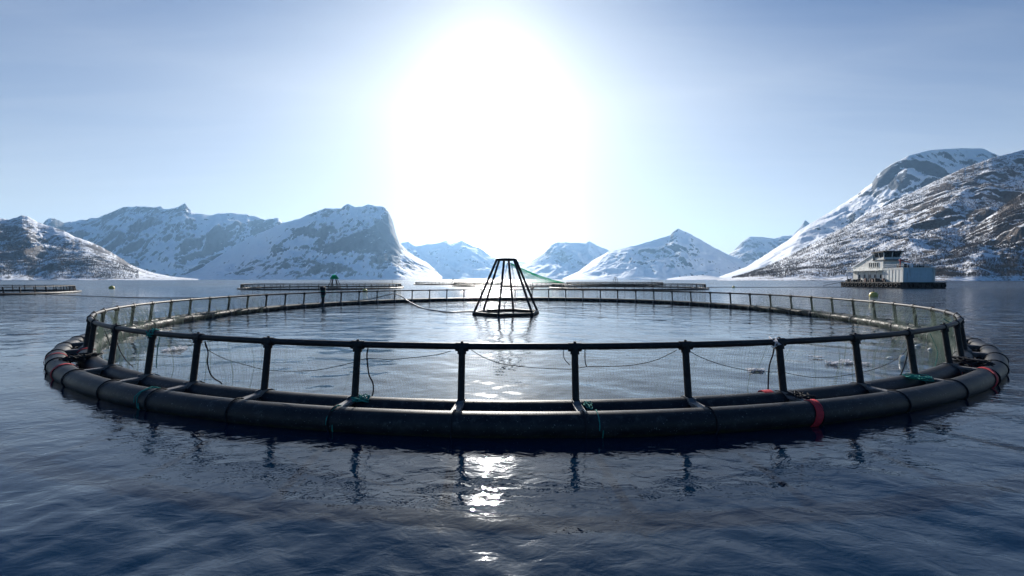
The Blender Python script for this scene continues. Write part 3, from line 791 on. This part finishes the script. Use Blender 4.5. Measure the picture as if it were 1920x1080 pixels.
px_rope('hanging_rope', [(196, 618), (204, 640), (212, 660), (216, 680)], 0.012, M_ROPE, 'dark rope behind the leftmost pair of posts')
px_rope('hanging_rope', [(300, 632), (296, 650), (294, 670), (293, 690)], 0.010, M_GROPE, 'green rope hanging from the rail beside the post with the pale lashing')
px_rope('hanging_rope', [(1744, 626), (1758, 660), (1752, 690)], 0.009, M_GROPE, 'green rope hanging inside the net at the right bend')

def wrapped(t, ctr_r, zc, rad, turns, r, mt, name, label, width):
    """rope lashed round a pipe running along the ring"""
    pts = []; n = turns * 14
    for k in range(n + 1):
        a = 2 * math.pi * k / 14; tt = t + (k / n - .5) * width / PR
        j = 1 + 0.06 * math.sin(k * 1.7)
        pts.append(polar(PR + ctr_r + math.cos(a) * rad * j, tt, zc + math.sin(a) * rad * j) + C0)
    return rope(name, pts, r, mt, label)
wrapped(ang_px(630, OUT), OUT, TUBE_Z, TUBE_R + 0.012, 1, 0.009, M_GROPE, 'lashing_rope', 'thin green rope looped round the outer pipe below the left of centre post', 0.10)
wrapped(ang_px(1122, OUT), OUT, TUBE_Z, TUBE_R + 0.012, 1, 0.009, M_GROPE, 'lashing_rope', 'thin green rope looped round the outer pipe right of the middle post', 0.06)
wrapped(ang_px(278, OUT), OUT, TUBE_Z, TUBE_R + 0.012, 2, 0.010, M_GROPE, 'lashing_rope', 'dull green rope wound twice round the outer pipe at the left', 0.12)
def tangle(ctr, size, r, mt, name, label, n=34, seed=1, cat='rope'):
    q = random.Random(seed); pts = []
    for k in range(n):
        pts.append(Vector(ctr) + Vector((q.uniform(-1, 1) * size[0], q.uniform(-1, 1) * size[1], q.uniform(-1, 1) * size[2])))
    sm = []
    for i in range(n - 1):
        p0 = pts[max(i - 1, 0)]; p1 = pts[i]; p2 = pts[i + 1]; p3 = pts[min(i + 2, n - 1)]
        for k in range(4):
            s = k / 4
            sm.append(0.5 * ((2 * p1) + (p2 - p0) * s + (2 * p0 - 5 * p1 + 4 * p2 - p3) * s * s + (3 * p1 - p0 - 3 * p2 + p3) * s ** 3))
    return rope(name, sm, r, mt, label, cat)
tangle(polar(PR + 0.22, ang_px(676, .2), 0.36) + C0, (0.16, 0.10, 0.06), 0.010, M_GROPE, 'rope_tangle', 'green rope tangle at the foot of the left of centre post', seed=4)
tangle(polar(PR + 0.30, ang_px(1104, .3), 0.34) + C0, (0.07, 0.16, 0.04), 0.008, M_GROPE, 'rope_tangle', 'small green rope tangle at the foot of the middle post', seed=5, n=22)
tangle(polar(PR + 0.30, ang_px(1726, .3), 0.36) + C0, (0.28, 0.22, 0.05), 0.011, M_GROPE, 'rope_tangle', 'green rope tangle on the bracket at the right bend', seed=6)
tangle(polar(PR, ang_px(287, 0), RAIL_Z) + C0, (0.11, 0.11, 0.09), 0.014, M_GROPE, 'rope_tangle', 'pale green lashing wrapped round the rail on the second post from the left bend', seed=7, n=40)
tangle(polar(PR + 0.3, ang_px(1500, .3), 0.34) + C0, (0.22, 0.22, 0.04), 0.012, M_ROPE, 'rope_tangle', 'dark rope tangle lying on the collar by the red strap', seed=8)
tangle(polar(PR + 0.34, ang_px(1815, .3), 0.38) + C0, (0.30, 0.35, 0.09), 0.02, M_ROPE, 'rope_tangle', 'heap of dark rope on the collar at the far right bend', seed=9, n=50)
tangle(polar(PR + 0.34, ang_px(150, .3), 0.38) + C0, (0.25, 0.40, 0.08), 0.018, M_ROPE, 'rope_tangle', 'heap of dark rope on the collar at the far left bend', seed=10, n=50)
tangle(polar(PR + 0.1, ang_px(1462, 0), RAIL_Z + 0.02) + C0 + Vector((-0.14, 0, 0)), (0.09, 0.07, 0.10), 0.009, M_WROPE, 'rope_tangle', 'white cord knotted on the rail above the red strapped pipe', seed=11, n=18)
# green rope lying on the far rail at both ends
px_rope('hanging_rope', [(1770, 598), (1780, 604), (1786, 604), (1792, 612)], 0.012, M_GROPE, 'pale green rope draped inside the rail at the right bend', rr=-0.1)

# floats and white cord on the water inside the pen
def blob(name, px, py, dims, mt, label, cat, group=None, rz=0.0, z=0.02):
    p = at(px, py); prof = []
    for k in range(9):
        a = -math.pi / 2 + math.pi * k / 8; prof.append((max(0.004, math.cos(a)) * 0.5, math.sin(a) * 0.5))
    m = MB(); m.lathe(prof, 14); V = [(v[2] * dims[0], v[0] * dims[1], v[1] * dims[2]) for v in m.V]; m.V = V
    # rope grommet ends
    m.tube([(-dims[0] * .56, 0, 0), (-dims[0] * .46, 0, 0)], dims[1] * .16, 8); m.tube([(dims[0] * .46, 0, 0), (dims[0] * .56, 0, 0)], dims[1] * .16, 8)
    o = m.build(name, mt, None, True); o.location = (p.x, p.y, z); o.rotation_euler = (0, 0, rz)
    tag(o, label, cat, group); return o
G_ = 'white net floats inside the pen'
blob('net_float', 1669, 673, (0.24, 0.12, 0.12), M_WHITE, 'oval white float on the water seen between the two posts left of the bend', 'float', G_, 0.3)
blob('net_float', 1721, 650, (0.22, 0.11, 0.11), M_WHITE, 'upper oval white float behind the net at the right bend', 'float', G_, 0.1)
blob('net_float', 1745, 657, (0.15, 0.14, 0.14), M_WHITE, 'round white float nearest the right bend post', 'float', G_)
blob('net_float', 1693, 678, (0.18, 0.20, 0.26), M_WHITE, 'large double white float touching the left side of a post', 'float', G_, 0.0, 0.08)
blob('net_float', 1752, 611, (0.34, 0.16, 0.16), M_WHITE, 'small white float along the far collar at the right', 'float', G_, 1.0)
for (px, py, sx, sy, sz, n, lab, sd) in ((1562, 684, .20, .12, .05, 30, 'left clump of white cord floating between two right hand posts', 12), (1588, 682, .22, .14, .07, 36, 'right clump of white cord floating against a right hand post', 13),
                                    (1622, 684, .15, .1, .03, 20, 'small white cord scrap just right of a right hand post', 14), (1416, 698, .32, .1, .05, 36, 'long frayed white cord beside the rope above the red strap', 15),
                                    (332, 656, .36, .4, .05, 40, 'white frayed cord floating behind the left front rail', 16), (1530, 672, .25, .1, .015, 18, 'faint white cord on the water behind the rail at the right', 17)):
    p = at(px, py); tangle((p.x, p.y, 0.05), (sx * .8, sy, sz), 0.010, M_WROPE, 'white_cord', lab, n=n, seed=sd, cat='cord')

# ------------------------------------------------------------------ bird net frame in the middle of the pen
def frame_thing(name, loc, rb, rt, H, label, mt, sc=1.0, a0=18):
    e = empty(name, loc); tag(e, label, 'net frame')
    hexb = [(rb * math.cos(math.radians(a0 + 60 * k)), rb * math.sin(math.radians(a0 + 60 * k))) for k in range(6)]
    hext = [(rt * math.cos(math.radians(a0 + 60 * k)), rt * math.sin(math.radians(a0 + 60 * k))) for k in range(6)]
    for k in range(6):
        MB().tube([(hexb[k][0] * 1.04, hexb[k][1] * 1.04, -0.12), (hext[k][0], hext[k][1], H)], 0.088 * sc, 10).build('leg', mt, e, True)
    m = MB(); m.tube([(x, y, 0.10) for x, y in hexb], 0.11 * sc, 10, closed=True); m.build('base_ring', mt, e, True)
    m = MB(); m.tube([(x, y, H) for x, y in hext], 0.085 * sc, 10, closed=True); m.build('top_ring', mt, e, True)
    return e
fr = frame_thing('bird_net_stand', (-0.40, 28.9, 0), 2.42, 0.72, 3.93, 'black six legged pyramid frame floating in the middle of the near pen', M_RAIL)
m = MB(); m.tube([(-0.15, -1.2, 0.1), (-0.12, -1.0, 0.75), (0.1, -0.6, 1.0), (0.7, -.2, 1.02)], 0.03, 8); m.build('spreader_pipe', M_RAIL, fr, True)

# feed hose over the far rail and across the water to the frame
def on_far(px, z, r=0.0):
    u = (px - 960) / F; R = PR + r; A = 1 + u * u; B = -2 * (u * PCX + PCY); C_ = PCX ** 2 + PCY ** 2 - R * R
    y = (-B + math.sqrt(B * B - 4 * A * C_)) / (2 * A); return Vector((u * y, y, z))
P = [on_far(655, 0.35, .6), on_far(690, .45, .4), on_far(722, 0.8, .1), on_far(738, 0.95, -.1), on_far(752, .70, -.6), on_far(765, .2, -1.2), at(790, 577, .03), at(815, 582, .03), at(840, 585.2, .03), at(865, 584.5, .03), at(890, 584, .05), Vector((-1.9, 30.0, .1))]
def smooth(P, sub=6):
    sm = []
    for i in range(len(P) - 1):
        p0 = P[max(i - 1, 0)]; p1 = P[i]; p2 = P[i + 1]; p3 = P[min(i + 2, len(P) - 1)]
        for k in range(sub):
            s = k / sub
            sm.append(0.5 * ((2 * p1) + (p2 - p0) * s + (2 * p0 - 5 * p1 + 4 * p2 - p3) * s * s + (3 * p1 - p0 - 3 * p2 + p3) * s ** 3))
    sm.append(P[-1]); return sm
o = rope('feed_hose', smooth(P), 0.055, M_HOSE, 'grey feed hose arching over the far rail and floating to the pyramid frame', 'hose', n=10)
# bird lines running from the frame
rope('bird_line', catenary((0.2, 29, 0.5), at(1250, 600, .02), .2), 0.012, M_HOSE, 'pale line on the water right of the pyramid frame')

# tied bundle on the far rail
p = on_far(605, 0, 0)
e = empty('tied_bundle', (p.x, p.y, 0)); tag(e, 'dark wrapped bundle tied upright to a post of the far rail at the left', 'bundle')
m = MB(); m.tube([(0, 0, .25), (0.03, 0, .6), (0, 0, .9), (0.05, 0, 1.2), (0.02, 0, 1.45), (0, 0, 1.75), (0, 0, 1.86)], [.10, .13, .16, .24, .22, .30, .12], 7); m.build('wrapping', M_ROPE, e, True)
m = MB(); m.tube([(0.22 * math.cos(a), .22 * math.sin(a), 1.0 + .03 * math.sin(2 * a)) for a in [k * .5236 for k in range(12)]], .025, 6, closed=True)
m.tube([(0.26 * math.cos(a), .26 * math.sin(a), 1.42) for a in [k * .5236 for k in range(12)]], .025, 6, closed=True); m.build('lashing', M_GROPE, e, True)

# ------------------------------------------------------------------ pens farther out
NP = 60
FAR_A = [2 * math.pi * (k + .3) / NP for k in range(NP)]
M_NETD = netmat('far_dark_net_twine', (0.03, 0.04, 0.04), (0.05, 0.07, 0.065))  # net twine in a darker colour for the pens farther out
fV, fF = net_mesh(0.16, 0.13, 0.009, PR, FAR_A, RAIL_Z - 0.03, -0.1, 2)
def far_pen(cx, cy, label, first=None):
    e = empty('fish_pen', (cx, cy, 0)); tag(e, label, 'fish pen', 'round fish pens floating farther out')
    if first is None:
        float_ring('outer_float', PR + OUT, e, M_HDPE, n=150, seg=10); float_ring('inner_float', PR + .02, e, M_HDPE, n=150, seg=10)
        m = MB(); m.tube(ring(PR, RAIL_Z, 150), 0.06, 8, closed=True); m.build('handrail', M_RAIL, e, True)
        mesh_obj('net', fV, fF, M_NETD, e)
        m = MB(); m.tube([(0, .13, .2), (0, 0, RAIL_Z)], .078, 6); me = proto(m, 'post', M_POST)
        for t in FAR_A:
            b = polar(PR, t); inst('post', me, e, b, math.atan2(b.y, b.x) - math.pi / 2)
    else:
        for c in list(first.children):
            d = c.copy(); COL.objects.link(d); d.parent = e
    return e
def pen_at(px, cy): return ((px - 960) / F * cy, cy)
P1 = far_pen(*pen_at(-206, 64), 'fish pen cut by the left edge of the photo before the scrub hill')
P2 = far_pen(*pen_at(613, 112), 'fish pen with a green topped tripod standing in it, left of the yellow buoy', P1)
P3 = far_pen(*pen_at(860, 190), 'faint distant fish pen just left of the pyramid frame', P1)
P4 = far_pen(*pen_at(1172, 110), 'fish pen right of the green tent net and nearest on that side', P1)
P5 = far_pen(*pen_at(955, 146), 'fish pen under the sloping green tent net', P1)
P6 = far_pen(*pen_at(1150, 172), 'distant fish pen seen above the rail of the right hand pen', P1)

# green bird nets
def tent_net(loc, rb, rt, zt, zb, label, n=90, tw=0.03, mt=None, name='bird_net', a0=0, a1=360, sag=.12):
    m = MB(); L = 12
    def P(a, s):
        r = rt + (rb - rt) * s; z = zt + (zb - zt) * s - sag * (zt - zb) * 4 * s * (1 - s) * 0.9
        return Vector((r * math.cos(a), r * math.sin(a), z))
    A = [math.radians(a0 + (a1 - a0) * k / n) for k in range(n + 1)]
    for a in A: m.tube([P(a, k / L) for k in range(L + 1)], tw, 3)
    for k in range(0, 2 * L + 1):
        m.tube([P(a, k / (2 * L)) for a in A], tw, 3)
    o = m.build(name, mt or M_BNET, None); o.location = loc; tag(o, label, 'bird net'); return o
c5 = pen_at(955, 146)
tent_net((c5[0], c5[1], 0), 20.0, 0.9, 8.4, 1.35, 'wide translucent green tent net sloping down right of the pyramid frame', n=70, tw=0.022, a0=-95, a1=62)
frame_thing('bird_net_stand', (c5[0], c5[1], 0), 2.6, .9, 8.3, 'slender frame holding up the wide green tent net', M_RAIL, 0.8)
c2 = pen_at(627, 112)
frame_thing('bird_net_stand', (c2[0], c2[1], 0), 1.7, .45, 3.4, 'small dark tripod frame in the far pen left of the yellow buoy', M_RAIL, 1.1)
tent_net((c2[0], c2[1], 0), 1.2, .5, 3.7, 2.6, 'bright green net bunched over the top of the small far frame', n=14, tw=0.028, sag=0)
frame_thing('bird_net_stand', (pen_at(850, 190)[0], 190, 0), 1.2, .4, 2.6, 'tiny frame in the faint distant pen', M_RAIL, 0.9)
for (px, cy, lab) in ((1154, 172, 'tiny frame standing in the distant pen at the right'),):
    frame_thing('bird_net_stand', (pen_at(px, cy)[0], cy, 0), 1.3, .6, 3.4, lab, M_RAIL, 0.9)

# ------------------------------------------------------------------ buoys
def buoy(px, py, r, label, capx=False):
    p = at(px, py); e = empty('buoy', (p.x, p.y, 0)); tag(e, label, 'buoy', 'yellow mooring buoys')
    prof = []
    for k in range(11):
        a = -math.pi / 2 + math.pi * k / 10; prof.append((max(.02, math.cos(a)) ** .8 * r, r * .35 + math.sin(a) * r * .95))
    m = MB(); m.lathe(prof, 18); m.build('float_body', M_YEL, e, True)
    m = MB(); m.tube([(0, 0, r * 1.2), (0, 0, r * 1.5)], r * .14, 8); m.tube([(r * .16 * math.cos(a), 0, r * 1.55 + r * .16 * math.sin(a)) for a in [k * .785 for k in range(8)]], r * .045, 6, closed=True); m.build('top_eye', M_ROPE, e, True)
buoy(209.5, 541.5, 0.60, 'squat yellow buoy near the left pen, leftmost of the buoys')
buoy(684.5, 547.5, 0.48, 'yellow buoy just above the far rail between pen and left pyramid side')
buoy(1638, 556, 0.52, 'big pale yellow buoy in front of the white barge')
buoy(1375.5, 539.5, 0.42, 'tiny yellow buoy between the right hand pen and the barge')
# small workboat-like floats and posts beyond pens
def marker(px, py, h, label):
    p = at(px, py); e = empty('marker_float', (p.x, p.y, 0)); tag(e, label, 'marker')
    m = MB(); m.lathe([(.1, -.2), (.55, -.1), (.6, .15), (.45, .35), (.1, .4)], 12); m.build('float_body', M_POST, e, True)
    m = MB(); m.tube([(0, 0, .3), (0, 0, h)], .06, 8); m.build('mast', M_POST, e, True)
marker(736, 539, 2.2, 'dark marker float with a short mast at the right end of the tripod pen')
marker(752, 537, .8, 'low dark marker float just right of the tripod pen')
marker(998, 541, 1.6, 'dark marker float right of the pyramid frame below the green net')
marker(779, 534, .7, 'small dark float at the left end of the faint distant pen')
marker(1222, 537, 2.6, 'dark marker float with a mast behind the right hand pen')

# floating hoses
rope('floating_hose', smooth([at(-40, 548, .02), at(150, 554.5, .02), at(230, 557.5, .02), at(330, 558.5, .02), at(420, 558, .02), at(500, 553, .02), at(600, 548, .02)]), 0.055, M_RAIL, 'dark floating hose running from the left pen towards the near pen', 'hose', n=8)
rope('floating_hose', smooth([at(1300, 540, .03), at(1350, 538.6, .03), at(1430, 538.8, .03), at(1500, 538.6, .03), at(1590, 538.5, .03)]), 0.14, M_RAIL, 'dark floating hose between the right hand pen and the barge', 'hose', n=8)

# ------------------------------------------------------------------ feed barge
M_BW = simple('barge_cream_wall', (0.70, 0.71, 0.68), 0.5, 0.4, var=0.1, scale=.6, col2=(0.58, 0.58, 0.54))
def rusty(m, c2, lo=.58, hi=.74):
    nt = m.node_tree; b = nt.nodes['Principled BSDF']; src = b.inputs['Base Color'].links[0].from_socket
    t = nt.nodes.new('ShaderNodeTexCoord'); mp = nt.nodes.new('ShaderNodeMapping'); mp.inputs['Scale'].default_value = (1.6, 1.6, .22)
    n = nt.nodes.new('ShaderNodeTexNoise'); n.inputs['Scale'].default_value = 1.5; n.inputs['Detail'].default_value = 6
    r = nt.nodes.new('ShaderNodeMapRange'); r.inputs[1].default_value = lo; r.inputs[2].default_value = hi; r.inputs[4].default_value = .7
    x = nt.nodes.new('ShaderNodeMix'); x.data_type = 'RGBA'; x.inputs['B'].default_value = (*c2, 1)
    nt.links.new(t.outputs['Object'], mp.inputs[0]); nt.links.new(mp.outputs[0], n.inputs['Vector']); nt.links.new(n.outputs[0], r.inputs[0])
    nt.links.new(r.outputs[0], x.inputs['Factor']); nt.links.new(src, x.inputs['A']); nt.links.new(x.outputs['Result'], b.inputs['Base Color'])
rusty(M_BW, (.33, .22, .14))
M_BH = simple('barge_black_hull', (0.018, 0.018, 0.02), 0.6, 0.3, var=1, scale=.8, col2=(0.05, 0.035, 0.03))
M_BB = simple('barge_hall_shade_blue', (0.50, 0.60, 0.66), 0.55, 0.3, var=.1, scale=.8)  # bluish shade of the hall front is put into the wall colour
rusty(M_BB, (.25, .24, .22))
M_GL = simple('dark_window_glass', (0.01, 0.012, 0.015), 0.08, 0.7)
M_RR = simple('red_crane_paint', (0.35, 0.03, 0.03), 0.5, 0.4)
M_ST = simple('galvanised_steel', (0.35, 0.36, 0.37), 0.45, 0.5, metal=.6)
M_SNW = simple('settled_snow', (0.82, 0.85, 0.9), 0.8, 0.1)
M_TY = simple('tyre_rubber', (0.015, 0.015, 0.016), 0.8, 0.2)
bg_ = empty('feed_barge', (109.2, 111.5, 0), math.radians(-9))
tag(bg_, 'white fish feed barge with dark wheelhouse on a black hull moored at the right', 'barge')
def prism(m, P, z0, z1):
    n = len(P); V = [(x, y, z0) for x, y in P] + [(x, y, z1) for x, y in P]
    m.add(V, [tuple(range(n - 1, -1, -1)), tuple(range(n, 2 * n))] + [(i, (i + 1) % n, n + (i + 1) % n, n + i) for i in range(n)])
def frus(m, P, Q, z0, z1):
    n = len(P); V = [(x, y, z0) for x, y in P] + [(x, y, z1) for x, y in Q]
    m.add(V, [tuple(range(n - 1, -1, -1)), tuple(range(n, 2 * n))] + [(i, (i + 1) % n, n + (i + 1) % n, n + i) for i in range(n)])
def rect(x0, x1, y0, y1): return [(x0, y0), (x1, y0), (x1, y1), (x0, y1)]
def box(m, x0, x1, y0, y1, z0, z1): m.box(((x0 + x1) / 2, (y0 + y1) / 2, (z0 + z1) / 2), (x1 - x0, y1 - y0, z1 - z0))
m = MB()
prism(m, [(-.6, -0.4), (0.2, -1.5), (9.2, -1.5), (10.3, -0.4), (10.3, 25.0), (9.2, 26.2), (0.2, 26.2), (-.6, 25.0)], -.6, 1.4)
prism(m, [(-.75, -0.5), (0.15, -1.65), (9.25, -1.65), (10.45, -0.45), (10.45, 25.1), (9.25, 26.35), (0.15, 26.35), (-.75, 25.1)], 1.4, 1.7)
m.build('hull', M_BH, bg_)
for k in range(18):
    side = k > 12
    c = (-.93, 0.6 + k * 1.8, .8) if not side else (1.0 + (k - 13) * 1.9, -1.83, .8)
    m = MB(); R_ = .50
    pts = [(c[0], c[1] + R_ * math.cos(a), c[2] + R_ * math.sin(a)) if not side else (c[0] + R_ * math.cos(a), c[1], c[2] + R_ * math.sin(a)) for a in [q * math.pi / 7 for q in range(14)]]
    m.tube(pts, .18, 8, closed=True); m.build('tyre_fender', M_TY, bg_, True)
q = random.Random(4)
M_BOX2 = simple('dull_rust_box', (0.09, 0.05, 0.04), .7, .3, var=1, scale=1)
for k in range(20):
    hh = q.uniform(.5, 1.15)
    m = MB(); m.box((-.15 + q.uniform(-.1, .25), 6.0 + k * .88 + q.uniform(-.2, .2), 1.7 + hh / 2), (q.uniform(.3, .6), q.uniform(.4, .8), hh), Matrix.Rotation(q.uniform(-.4, .4), 3, 'Z'))
    m.build('deck_box', M_BOX2 if k % 4 == 1 else M_BH, bg_)
# feed hall
m = MB(); box(m, .45, 8.0, .3, 8.0, 1.7, 5.7); m.build('feed_hall', M_BB, bg_)
m = MB(); box(m, .36, .45, .2, 8.0, 1.7, 5.45); box(m, .25, 8.15, .12, 8.1, 5.702, 5.84)
box(m, .28, .36, .2, 8.0, 5.3, 5.6)
for k in range(7): box(m, .30, .36, .5 + k * 1.2, .62 + k * 1.2, 1.7, 5.3)
m.build('lit_side_skin', M_BW, bg_)  # cream skin for the sunlit side, against the shade-blue hall box
m = MB(); box(m, .28, .52, .12, .34, 1.7, 5.69); m.build('corner_post', M_BW, bg_)
m = MB(); box(m, 7.8, 8.1, .14, .36, 1.7, 5.69); m.build('corner_post', M_BW, bg_)
for k in range(11): MB().box((.9 + k * .66, .28, 3.6), (.05, .06, 3.7)).build('wall_rib', M_BB, bg_)
# cabins
m = MB(); box(m, 1.3, 7.0, 8.2, 22.0, 1.7, 5.1); m.build('lower_cabin', M_BW, bg_)
for k in range(5):
    y = 9.6 + k * 2.4
    MB().box((1.27, y, 3.4 if k != 2 else 2.9), (.1, .9, 1.2 if k != 2 else 2.2)).build('window' if k != 2 else 'door', M_GL if k != 2 else M_BH, bg_)
m = MB(); box(m, -.3, 7.4, 8.3, 23.0, 5.1, 5.32); m.build('gallery_deck', M_BW, bg_)
m = MB()
for k in range(8): m.tube([(-.2, 9.0 + k * 1.9, 5.32), (-.2, 9.0 + k * 1.9, 6.25)], .03, 6)
m.tube([(-.2, 9.0, 6.25), (-.2, 22.3, 6.25)], .035, 6); m.tube([(-.2, 9.0, 5.8), (-.2, 22.3, 5.8)], .025, 6)
m.build('gallery_railing', M_BW, bg_)
for k in range(6): MB().tube([(-.2, 9.4 + k * 2.6, 1.7), (-.2, 9.4 + k * 2.6, 5.1)], .09, 8).build('gallery_post', M_ST, bg_)
m = MB(); box(m, .9, 6.4, 8.4, 15.4, 5.32, 8.2); m.build('upper_cabin', M_BW, bg_)
# wall closing the stair slope at the far end, with snow on it
m = MB(); V = [(x, y, z) for x in (.95, 6.3) for (y, z) in ((15.4, 5.32), (21.6, 5.32), (21.6, 6.3), (12.7, 10.0), (12.7, 8.2), (15.4, 8.2))]
m.add(V, [(0, 1, 2, 3, 4, 5), (11, 10, 9, 8, 7, 6), (1, 7, 8, 2), (0, 6, 7, 1), (3, 9, 10, 4), (2, 8, 9, 3)]); m.build('stair_house', M_BW, bg_)
m = MB(); V = [(x, y, z) for x in (.7, 6.5) for (y, z) in ((22.0, 6.2), (12.65, 10.08), (12.65, 10.4), (22.0, 6.5))]
m.add(V, [(0, 3, 2, 1), (4, 5, 6, 7), (0, 1, 5, 4), (1, 2, 6, 5), (2, 3, 7, 6), (3, 0, 4, 7)]); m.build('sloping_roof', M_SNW, bg_)
for k in range(5):
    y = 10.5 + k * .85
    w = MB().box((.88, y, 6.85), (.08, .5, 1.5)).build('window', M_GL, bg_)
    f = MB(); f.box((.86, y, 7.66), (.14, .66, .10)); f.box((.86, y, 6.05), (.14, .66, .10)); f.box((.86, y - .3, 6.855), (.14, .08, 1.5)); f.box((.86, y + .3, 6.855), (.14, .08, 1.5))
    f.build('frame', M_BW, w)
m = MB(); box(m, .7, 6.6, 7.2, 12.6, 8.21, 8.4); m.build('bridge_deck', M_BH, bg_)
m = MB(); box(m, 1.2, 5.4, 8.6, 12.1, 8.4, 9.15); m.build('wheelhouse_base', M_BW, bg_)
m = MB(); frus(m, rect(1.25, 5.35, 8.65, 12.05), rect(1.0, 5.6, 8.4, 12.3), 9.15, 10.55); m.build('wheelhouse_glass', M_GL, bg_)
for (a, b) in (((1.22, 8.62), (.95, 8.35)), ((5.38, 8.62), (5.65, 8.35)), ((1.22, 12.08), (.95, 12.35)), ((1.2, 10.35), (.93, 10.35)), ((3.3, 8.6), (3.3, 8.33))):
    m = MB(); m.bar((a[0], a[1], 9.12), (b[0], b[1], 10.6), .2, .2); m.build('window_pillar', M_BW, bg_)
m = MB(); box(m, .55, 6.05, 7.9, 12.8, 10.6, 10.95); m.build('wheelhouse_roof', M_BH, bg_)
m = MB(); m.tube([(3, 10, 10.9), (3, 10, 12.2)], .06, 8); m.box((3, 10, 11.7), (.12, 1.1, .12)); m.tube([(4.6, 11.4, 10.9), (4.6, 11.4, 12.1)], .04, 6); m.build('mast', M_ST, bg_)
m = MB()
for k in range(9): m.tube([(.6 + k * .9, .4, 5.84), (.6 + k * .9, .4, 6.8)], .035, 6)
for z in (6.8, 6.35): m.tube([(.6, 8, z), (.6, .4, z), (7.8, .4, z)], .03, 6)
for k in range(4): m.tube([(.6, 2.3 + k * 1.9, 5.84), (.6, 2.3 + k * 1.9, 6.8)], .035, 6)
m.build('roof_railing', M_BW, bg_)
q = random.Random(12)
for k in range(9):
    h = q.uniform(.6, 1.3); m = MB(); m.lathe([(.42, 0), (.44, h * .8), (.3, h), (.1, h + .06)], 10, (1.2 + k * .76, 2.0 + q.uniform(-.5, 1.8), 5.84)); m.build('feed_hatch', M_SNW if k in (4, 7) else M_BH, bg_)
m = MB(); m.tube([(1.3, 2.6, 5.84), (1.3, 2.6, 8.0)], .15, 8); m.bar((1.3, 2.6, 7.9), (3.0, 1.4, 7.2), .18, .22); m.box((1.3, 2.6, 8.0), (.5, .5, .4)); m.build('deck_crane', M_RR, bg_)
m = MB(); m.bar((-.4, 25.2, 1.5), (-4.2, 28.2, .25), .8, .14); m.tube([(-.4, 25.0, 2.3), (-4.2, 28.0, 1.1)], .05, 6); m.build('gangway', M_BH, bg_)

# ------------------------------------------------------------------ the air of the fjord
m = bpy.data.materials.new('haze_air'); m.use_nodes = True; nt = m.node_tree; nt.nodes.clear()
pv = nt.nodes.new('ShaderNodeVolumePrincipled'); pv.inputs['Color'].default_value = (0.34, 0.62, 1.0, 1); pv.inputs['Density'].default_value = 4.8e-5; pv.inputs['Anisotropy'].default_value = 0.5
mo = nt.nodes.new('ShaderNodeOutputMaterial'); nt.links.new(pv.outputs[0], mo.inputs['Volume'])
hz = MB(); hz.box((0, 0, 548), (18040, 18040, 1104)); hz = hz.build('haze', m); tag(hz, 'thin blue air haze over the whole fjord', 'haze', kind='stuff')
